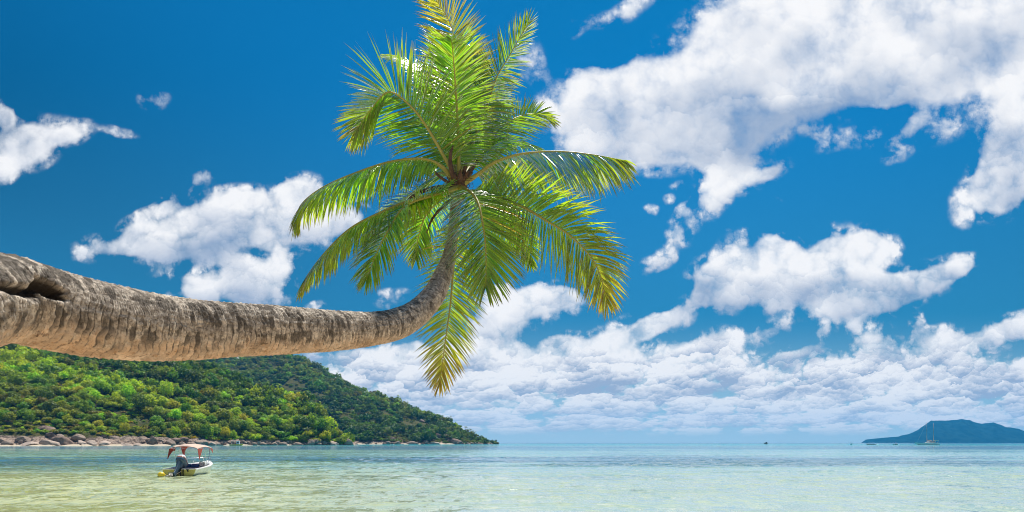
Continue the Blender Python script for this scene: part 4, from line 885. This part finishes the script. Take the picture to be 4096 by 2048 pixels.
# ---------------------------------------------------------------- the blue island
ISL = [(2080,1121),(2166,1114),(2178,1106),(2200,1103),(2260,1098),(2285,1092),(2310,1081),(2330,1066),(2342,1058),(2370,1057),(2395,1057),(2420,1054.5),(2440,1057),(2452,1062),(2470,1066),(2485,1064),(2500,1062),(2515,1067),(2530,1073),(2560,1078),(2600,1093),(2700,1105),(2850,1113),(2900,1121)]
def make_island():
    ia, ip = tpoly(ISL); ih = (442.5-ip/2.5156)/FOC; yc, y0 = 4700, 4250
    a = np.linspace(ia[0], ia[-1], 420); t = np.linspace(-.08, 1.9, 90); A, T = np.meshgrid(a, t)
    Y = y0+(yc-y0)*T; X = A*Y; H = np.interp(A, ia, ih)*yc+EYE
    Z = H*np.where(T < 1, np.clip(T, -1, 1)**1 if False else np.sign(T)*np.abs(np.clip(T, -1, 1))**.8, 1-np.clip(T-1, 0, 1)**1.3*1.1)
    Z = np.where(T < 0, -np.abs(H)*np.abs(T)-3, Z)
    rg = 1-np.abs(fbm(X*.006, Y*.003, X*0, 91, 4))*2
    Z = Z+np.clip(H, 0, 1e9)*.16*(rg-.6)*np.clip(T*3, 0, 1)*np.clip((1.0-T)*3+.1, .1, 1)+np.clip(H, 0, 60)*.04*fbm(X*.03, Y*.03, X*0, 92, 3)
    n = len(a); i = np.arange(len(t)-1)[:, None]*n; j = np.arange(n-1)[None]; F = np.stack([i+j, i+j+1, i+n+j+1, i+n+j], -1).reshape(-1, 4)
    m, tt = mat('island_woods_hazed'); nz = tt.noise(tt.pos(), .02, 6, .65); c = tt.mix(tt.ramp(nz, .4, .62), (.006, .030, .048), (.016, .052, .066))  # blue of the distance haze is put into the woods' colour
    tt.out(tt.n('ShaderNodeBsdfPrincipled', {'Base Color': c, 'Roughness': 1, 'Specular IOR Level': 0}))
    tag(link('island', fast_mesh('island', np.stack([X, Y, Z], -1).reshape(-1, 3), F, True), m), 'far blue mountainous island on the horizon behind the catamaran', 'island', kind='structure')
make_island()
# the air itself
mb = MB(); mb.box((2250, 2620, 116), (3420, 2720, 120))
m, t = mat('sea_air'); vo = t.n('ShaderNodeVolumePrincipled', {'Color': (.05, .48, 1.0), 'Density': 1.0e-4, 'Anisotropy': .3})
o_ = t.n('ShaderNodeOutputMaterial'); t.t.links.new(vo.outputs[0], o_.inputs['Volume'])
hz = tag(mb.build('haze', m), kind='stuff')
# ---------------------------------------------------------------- boats
GEL = simple('white_gelcoat', (.80, .79, .75), .3, var=.06, scale=3); YEL = simple('yellow_transom', (.62, .52, .13), .45, var=.12, scale=4); LINER = simple('deck_liner', (.50, .45, .46), .6, var=.08)
METAL = simple('brushed_tube', (.72, .72, .72), .28, metal=.9, var=.05); BLK = simple('black_rubber', (.02, .02, .022), .6); CANT = simple('tan_canvas', (.60, .43, .33), .9, var=.08, scale=9, bump=.2); CANR = simple('red_canvas', (.42, .075, .045), .9, var=.1, scale=9, bump=.2)
COWL = simple('blue_grey_cowl', (.060, .105, .15), .3, var=.08); COWL2 = simple('dark_blue_leg', (.045, .075, .11), .35, var=.1); STRIPE = simple('white_stripe', (.78, .74, .74), .4); PINS = simple('orange_pinstripe', (.55, .18, .06), .4)
ALU = simple('propeller_bronze', (.62, .55, .42), .35, metal=.6); BLUC = simple('blue_vinyl', (.02, .075, .22), .35, var=.2); BUOY = simple('yellow_float', (.80, .58, .03), .4, var=.08); ROPE = simple('rope', (.32, .26, .18), .9, scale=30)
def hull_sections(L, B, sheer, n=18, fine=2.4):
    """half sections from stern to bow: keel, chine, gunwale"""
    S = []
    for i in range(n):
        u = i/(n-1); y = L*u; b = B/2*(1-max(0, (u-.35)/.65)**fine); zs = sheer[0]+(sheer[1]-sheer[0])*u**1.6
        zk = -.16+(.16+zs*.35)*max(0, (u-.72)/.28)**2.2; zc = -.02+(zs*.45)*max(0, (u-.45)/.55)**1.8
        S.append((y+.10*0, b, zk, min(zc, zs-.05), zs))
    return S
def hull_shell(S, t=.05):
    mb = MB(); n = len(S)
    prof = lambda s, o: [(-(s[1]-o), s[0], s[4]), (-(s[1]*.95-o*.9), s[0], (s[4]+s[3])/2+.02), (-max(s[1]*.84-o, 0), s[0], s[3]+o*.8), (0, s[0], s[2]+o), (max(s[1]*.84-o, 0), s[0], s[3]+o*.8), ((s[1]*.95-o*.9), s[0], (s[4]+s[3])/2+.02), ((s[1]-o), s[0], s[4])]
    mb.grid([prof(s, 0) for s in S], smooth=True)
    return mb, prof
def motorboat():
    o0 = at(420+50, 1195, 39.0); loc = Vector((-20.3, 39.0, 0)); root = empty('motorboat', loc, R(4))
    tag(root, 'small white motorboat with yellow transom, red canvas canopy and tilted outboard, moored in the shallows', 'motorboat')
    L, B = 4.5, 1.95; S = hull_sections(L, B, (.36, .74)); mb, prof = hull_shell(S); hull = mb.build('hull', GEL, root)
    # transom panel
    p = prof(S[0], 0); T = MB(); V = [(x, y, z) for x, y, z in p]; T.add(V+[(x, .06, z) for x, _, z in p], [tuple(range(7)), tuple(range(7, 14))[::-1]]+[(i, i+7, (i+1) % 7+7, (i+1) % 7) for i in range(7)]); T.build('transom', YEL, root)
    # gunwale rim
    G = MB()
    for sg in (-1, 1):
        pts = [(sg*max(s[1]-.0, .01), s[0], s[4]) for s in S]; ring = []
        for (x, y, z) in pts: ring.append([(x+sg*.035, y, z-.02), (x+sg*.03, y, z+.025), (x-sg*min(.12, abs(x)), y-.02, z+.03), (x-sg*min(.12, abs(x)), y-.02, z-.05)])
        G.grid(ring, smooth=False)
    G.box((0, .035, .375), (.97, .07, .022)); G.build('gunwale', GEL, root)
    # inside: floor and inner sides, foredeck, thwart, console
    I = MB(); I.grid([[(-(s[1]-.12), s[0]+.07, s[4]-.03), (-(s[1]*.86-.1), s[0]+.07, .08), (0, s[0]+.07, .06), ((s[1]*.86-.1), s[0]+.07, .08), ((s[1]-.12), s[0]+.07, s[4]-.03)] for s in S[:13]]); I.build('cockpit_liner', LINER, root)
    D = MB(); D.grid([[(-max(s[1]-.02, 0), s[0], s[4]+.02), (0, s[0], s[4]+.06), (max(s[1]-.02, 0), s[0], s[4]+.02)] for s in S[12:]]); s = S[12]; D.add([(-(s[1]-.03), s[0], s[4]+.02), (0, s[0], s[4]+.06), ((s[1]-.03), s[0], s[4]+.02), ((s[1]*.8), s[0], .08), (-(s[1]*.8), s[0], .08)], [(0, 1, 2, 3, 4)]); D.build('foredeck', GEL, root)
    W = MB(); W.box((0, 1.15, .33), (.83, .17, .03)); W.box((0, 1.18, .2), (.80, .12, .11)); W.build('thwart', LINER, root)
    for x, w_ in ((-.35, .24), (.12, .26)):
        c = MB(); c.ball((x, 2.05, .50), (w_, .2, .13), 14, 8, e=.7); c.build('seat_cushion', BLUC, root)
    W = MB(); W.box((-.15, 2.05, .30), (.6, .2, .1)); W.build('bench', LINER, root)
    C = MB(); C.box((.52, 2.25, .36), (.20, .16, .26)); C.box((.52, 2.16, .66), (.19, .04, .07)); co = C.build('console', GEL, root)
    w_ = MB(); a = np.linspace(0, 6.283, 21); w_.tube([(.52+.16*math.cos(k), 2.02+.03*math.sin(k), .62+.15*math.sin(k)) for k in a], .014, 6); w_.tube([(.52, 2.14, .6), (.52, 2.03, .62)], .02, 6); w_.build('steering_wheel', BLK, co)
    # canopy hoops
    def hoop(y0, y1, w, zt, nm='canopy_hoop'):
        K = [(-w, y0, .50), (-w*1.0, y0+(y1-y0)*.35, 1.0), (-w*.93, y0+(y1-y0)*.75, 1.55), (-w*.6, y1, zt-.06), (0, y1, zt), (w*.6, y1, zt-.06), (w*.93, y0+(y1-y0)*.75, 1.55), (w*1.0, y0+(y1-y0)*.35, 1.0), (w, y0, .50)]
        m_ = MB(); m_.tube(spline(np.array(K), 40), .016, 7); m_.build(nm, METAL, root)
    hoop(1.95, .75, .82, 1.80); hoop(2.1, 1.75, .82, 1.89); hoop(2.25, 2.9, .80, 1.86)
    # the canvas: one red cloth, its sunlit top painted tan, with a pointed skirt at each corner
    def sheet(off, trim=0): 
        rows = []
        for y in np.linspace(.62, 2.95, 14):
            u = (y-.62)/2.33; sag = .025*math.cos(u*4*math.pi); row = []
            for v in np.linspace(-1, 1, 17):
                x = .86*math.sin(v*1.30)/math.sin(1.30); z = 1.62+.28*math.cos(v*1.30)**.8*(.93+.07*math.sin(u*math.pi))+sag*.4-.12*(abs(u-.5)*2)**3
                row.append((x, y, z+off))
            rows.append(row)
        return rows
    top = MB(); top.grid(sheet(.0)); can = top.build('canopy', CANT, root); und = MB(); und.grid(sheet(-.022)); und.build('canopy_underside', CANR, can)
    def flap(V, mt):
        f = MB(); V = np.array(V, float); d = np.array([.012*np.sign(V[0][0]), 0, 0]); k = len(V); f.add(list(V)+list(V-d), [tuple(range(k)), tuple(range(k, 2*k))[::-1]]+[(i, (i+1) % k, (i+1) % k+k, i+k) for i in range(k)]); f.build('canopy_skirt', mt, can)
    flap([(-.86, .62, 1.60), (-.90, 1.0, 1.63), (-.88, 1.55, 1.63), (-.89, 1.5, 1.48), (-.91, 1.15, 1.42), (-.93, .85, 1.2), (-.94, .62, .98), (-.93, .55, 1.02)], CANR)
    flap([(.86, .62, 1.60), (.88, 1.35, 1.63), (.92, .95, 1.25), (.93, .70, .92)], CANR)
    flap([(.86, 2.95, 1.60), (.87, 2.55, 1.63), (.90, 2.9, 1.3)], CANR); flap([(-.86, 2.95, 1.60), (-.87, 2.3, 1.63), (-.91, 2.7, 1.15), (-.91, 2.95, 1.2)], CANR)
    flap([(-.30, .60, 1.86), (.55, .60, 1.83), (.86, .61, 1.60), (.90, .60, .95), (.78, .60, 1.2), (.70, .60, 1.66), (0, .60, 1.80)], CANR) if False else None
    # rails at the bow, a rod, a mooring cleat and fender line
    rl = MB(); rl.tube(spline(np.array([(-.80, 2.5, .55), (-.78, 2.6, .92), (-.55, 3.4, .98), (0, 4.05, 1.0), (.55, 3.4, .98), (.78, 2.6, .92), (.80, 2.5, .55)]), 40), .014, 6)
    for x, y in ((-.55, 3.4), (.55, 3.4), (0, 4.05)): rl.tube([(x, y, .62), (x, y, .99)], .011, 6)
    rl.build('bow_rail', METAL, root)
    cl = MB(); cl.tube([(.50, -.03, .34), (.56, -.05, .22)], .035, 8); cl.tube([(.45, -.03, .36), (.60, -.03, .36)], .018, 6); cl.build('cleat', BLK, root)
    # outboard, tilted up: built upright about its pivot, then swung
    piv = Vector((0, -.10, .42)); TM = Matrix.Translation(piv) @ Matrix.Rotation(R(-50), 4, 'X') @ Matrix.Scale(1.3, 4)
    ob = empty('outboard_motor', (0, 0, 0)); ob.parent = root
    c = MB(); c.ball((0, .02, .52), (.215, .33, .25), 24, 14, e=.62); 
    c.v = [tuple(TM @ Vector((x*(1-.18*(z-.5)), y+.06*(z-.5), z))) for x, y, z in c.v]; cw = c.build('cowl', COWL, ob)
    for z, h, mt, nm, k in ((.60, .045, STRIPE, 'cowl_stripe', 1.018), (.50, .012, PINS, 'pinstripe', 1.02)):
        b = MB(); rr = []
        for i in range(33):
            an = 6.283*i/32; sp = lambda q: math.copysign(abs(q)**.62, q); zz = (z-.52)/.25; cr = max(0, 1-abs(zz)**(2/.62))**(.31)
            rr.append([(.215*k*sp(math.cos(an))*cr*(1-.18*(zq-.5)), .02+.33*k*sp(math.sin(an))*cr+.06*(zq-.5), zq) for zq in (z-h, z+h)])
        b.grid(rr); b.v = [tuple(TM @ Vector(q)) for q in b.v]; b.build(nm, mt, cw) if False else b.build(nm, mt, ob)
    lg = MB(); prf = [(.27, .15, .24), (.12, .12, .19), (-.05, .082, .15), (-.35, .058, .13), (-.62, .05, .16), (-.80, .045, .20)]
    lg.grid([[(math.cos(a)*w_, math.sin(a)*d_-.03, z) for a in np.linspace(0, 6.283, 17)] for z, w_, d_ in prf]); lg.box((0, -.08, -.66), (.13, .26, .012)); lg.ball((0, -.03, -.86), (.06, .27, .065), 14, 8)
    lg.add([(0, .14, -.9), (.015, -.08, -.9), (0, -.16, -1.08), (-.015, -.08, -.9), (0, .04, -1.06)], [(0, 1, 2, 4), (0, 4, 2, 3)]); lg.v = [tuple(TM @ Vector(q)) for q in lg.v]; lg.build('leg', COWL2, ob)
    pr = MB()
    for k in range(3):
        M = Matrix.Rotation(k*2.094+.4, 4, 'Y'); G = []
        for u in np.linspace(.12, 1, 6):
            w_ = .085*math.sin(min(1, u*1.05)*2.6+.3); r_ = .17*u
            G.append([M @ Vector((-w_, -.34-w_*.5, r_)), M @ Vector((0, -.335, r_+.01)), M @ Vector((w_, -.34+w_*.5, r_))])
        pr.grid(G); pr.grid([[q+Vector((0, -.012, 0)) for q in r_] for r_ in G])
    pr.tube([(0, -.28, 0), (0, -.40, 0)], [.045, .025], 10); pr.v = [tuple(TM @ (Vector(q)+Vector((0, 0, -.86)))) for q in pr.v]; pr.build('propeller', ALU, ob)
    br = MB(); br.box((0, -.05, .25), (.12, .05, .2)); br.box((-.14, -.07, .16), (.02, .04, .24)); br.box((.14, -.07, .16), (.02, .04, .24)); br.tube([(-.2, -.02, .42), (.2, -.02, .42)], .03, 8); br.box((.27, -.06, .13), (.022, .03, .26)); br.box((.12, -.06, -.10), (.17, .03, .018)); br.build('bracket', BLK, ob)
    th = MB(); th.tube([tuple(TM @ Vector(q)) for q in ((.1, .30, .3), (.16, .55, .22), (.2, .75, .05))], .02, 6); th.build('control_cable', BLK, ob)
    return root
motorboat()
b = MB(); b.ball((0, 0, .10), (.20, .20, .165), 18, 12); b.tube([(.17, .02, .07), (.24, .03, .09)], .03, 8)
bo = b.build('mooring_buoy', BUOY); bo.location = (-20.72, 37.8, 0); tag(bo, 'bright yellow mooring buoy floating beside the propeller of the motorboat', 'buoy')
rp = MB(); rp.tube(spline(np.array([(.24, .03, .09), (.45, .5, .02), (.62, 1.1, .25)]), 12), .012, 5); rp.build('rope', ROPE, bo)

def launch(name, loc, rz, L, B, hullm, label, roof=None, cabin=None, group=None, sheer=(.5, .8), people=0):
    root = empty(name, loc, rz); tag(root, label, 'boat', group)
    S = hull_sections(L, B, sheer, 12); mb, prof = hull_shell(S); p = prof(S[0], 0); mb.add(p, [tuple(range(7))]); mb.build('hull', hullm, root)
    d = MB(); d.grid([[(-max(s[1]-.03, 0), s[0], s[4]-.12), (max(s[1]-.03, 0), s[0], s[4]-.12)] for s in S]); d.build('deck', LINER, root)
    g = MB()
    for sg in (-1, 1): g.tube([(sg*s[1], s[0], s[4]) for s in S], .05, 6)
    g.build('gunwale', GEL, root)
    if cabin:
        y0, y1, z, m_ = cabin; c = MB(); zb = sheer[0]-.1
        c.add([(-B*.36, y0, zb), (B*.36, y0, zb), (B*.34, y1+.3, zb), (-B*.34, y1+.3, zb), (-B*.32, y0, z), (B*.32, y0, z), (B*.28, y1, z), (-B*.28, y1, z)], [(0, 3, 2, 1), (4, 5, 6, 7), (0, 1, 5, 4), (1, 2, 6, 5), (2, 3, 7, 6), (3, 0, 4, 7)]); co = c.build('cabin', m_, root)
        q = MB()
        for sg in (-1, 1): q.box((sg*B*.345, (y0+y1)/2, z*.5+zb*.5+.1), (.02, (y1-y0)*.36, (z-zb)*.2))
        q.build('window', BLK, co)
    if roof:
        y0, y1, z, m_, npst = roof; r_ = MB(); r_.grid([[(B*.46*v, y, z+.12*(1-v*v)) for v in np.linspace(-1, 1, 7)] for y in np.linspace(y0, y1, 4)]); r_.grid([[(B*.46*v, y, z-.06+.12*(1-v*v)) for v in np.linspace(-1, 1, 7)] for y in np.linspace(y0, y1, 4)]); r_.build('roof', m_, root)
        for y in np.linspace(y0+.1, y1-.1, npst):
            for sg in (-1, 1): p_ = MB(); p_.tube([(sg*B*.42, y, sheer[0]-.1), (sg*B*.42, y, z)], .045, 6); p_.build('post', GEL, root)
    return root
WHT = simple('white_roof', (.8, .8, .78), .4); BLUR = simple('blue_roof', (.02, .09, .30), .5); DKH = simple('dark_hull', (.06, .07, .09), .4); YH = simple('yellow_hull', (.92, .66, .04), .4); SIL = simple('silhouette_paint', (.12, .12, .11), .5)
c_ = at(578, 1115.4, 424); launch('glass_bottom_boat', (float(c_[0]), 424, 0), R(-78), 8.2, 2.5, YH, 'yellow and white passenger boat with flat white roof moored by the shore rocks', roof=(1.2, 4.4, 3.0, WHT, 3), cabin=(4.3, 6.0, 3.0, WHT), sheer=(.75, 1.2))
def far_boat(px, D, rz, L, hm, label, **k):
    launch('launch', (float(at(px, 1113, D)[0]), D, 0), R(rz), L, L*.32, hm, label, group='small boats on the horizon', **k)
far_boat(1932, 900, 80, 5.6, DKH, 'tiny dark launch far out on open water, left of all the other boats', cabin=(1.2, 3.2, 2.6, DKH), sheer=(.7, 1.2))
far_boat(2141, 620, 160, 5.0, GEL, 'small pale launch seen from its stern left of the blue island', roof=(1, 3, 2.3, SIL, 2), sheer=(.6, 1.2))
far_boat(2202, 640, 82, 8.5, SIL, 'low dark boat with a blue roof at the left foot of the island', roof=(1.6, 5.6, 2.3, BLUR, 3), sheer=(.6, .9))
far_boat(2247, 560, -75, 5.4, GEL, 'small white launch with a dark blue roof left of the catamaran', roof=(1.3, 3.6, 2.2, BLUR, 2), sheer=(.7, 1.1))

def catamaran():
    D = 600; root = empty('sailing_catamaran', (float(at(2362, 1116, D)[0]), D, 0), R(64)); tag(root, 'white sailing catamaran with two bare masts anchored before the blue island', 'catamaran')
    for sg in (-1, 1):
        S = hull_sections(19, 1.9, (1.2, 2.0), 14, 2.0); mb, prof = hull_shell(S); mb.add(prof(S[0], 0), [tuple(range(7))]); mb.grid([[(-max(s[1]-.02, 0), s[0], s[4]), (max(s[1]-.02, 0), s[0], s[4])] for s in S]); mb.v = [(x+sg*3.5, y, z) for x, y, z in mb.v]; mb.build('hull', GEL, root)
    d = MB(); d.box((0, 6.5, 1.55), (3.5, 5.6, .22)); d.build('bridge_deck', GEL, root)
    c = MB(); c.add([(-2.7, 3, 1.7), (2.7, 3, 1.7), (2.3, 11, 1.7), (-2.3, 11, 1.7), (-2.5, 3, 3.3), (2.5, 3, 3.3), (1.9, 8.6, 3.1), (-1.9, 8.6, 3.1)], [(0, 3, 2, 1), (4, 5, 6, 7), (0, 1, 5, 4), (1, 2, 6, 5), (2, 3, 7, 6), (3, 0, 4, 7)]); co = c.build('cabin', GEL, root)
    w_ = MB()
    for sg in (-1, 1): w_.box((sg*2.56, 5.6, 2.6), (.03, 2.2, .3))
    w_.box((0, 10.0, 2.3), (1.9, .03, .3), M=Matrix.Identity(4)); w_.build('window', BLK, co)
    a = MB(); a.box((0, 1.6, 4.3), (2.4, 2.2, .08)); a.build('awning', simple('grey_awning', (.42, .43, .42), .8), root)
    for x in (-2.2, 2.2):
        p = MB(); p.tube([(x, .4, 1.6), (x, .4, 4.3)], .06, 6); p.build('awning_post', METAL, root)
    MAST = simple('mast_alloy', (.55, .40, .32), .4)
    for y, h in ((9.6, 21.2), (4.4, 20.3)):
        m_ = MB(); m_.tube([(0, y, 1.7), (0, y, h)], [.16, .10], 8); mo = m_.build('mast', MAST, root)
        sp_ = MB(); 
        for z in (8.5, 14.0): sp_.tube([(-1.1, y, z), (1.1, y, z)], .05, 5)
        sp_.tube([(-2.9, y-.3, 1.8), (-1.1, y, 8.5), (-1.0, y, 14), (0, y, h-.3), (1.0, y, 14), (1.1, y, 8.5), (2.9, y-.3, 1.8)], .025, 4); sp_.build('rigging', MAST, mo)
        bm_ = MB(); bm_.tube([(0, y, 3.7), (0, y-4.2, 3.9)], .14, 7); bm_.ball((0, y-2.1, 4.05), (.22, 2.0, .25), 10, 8); bm_.build('boom', CANT if y > 5 else WHT, root)
    st = MB(); st.tube([(0, 17.6, 1.8), (0, 9.8, 20.6)], .05, 5); st.build('forestay', METAL, root)
    tr = MB(); tr.grid([[(x, y, 1.6) for x in (-3, 0, 3)] for y in (12.2, 14, 16.5)]); tr.build('trampoline', BLK, root)
catamaran()
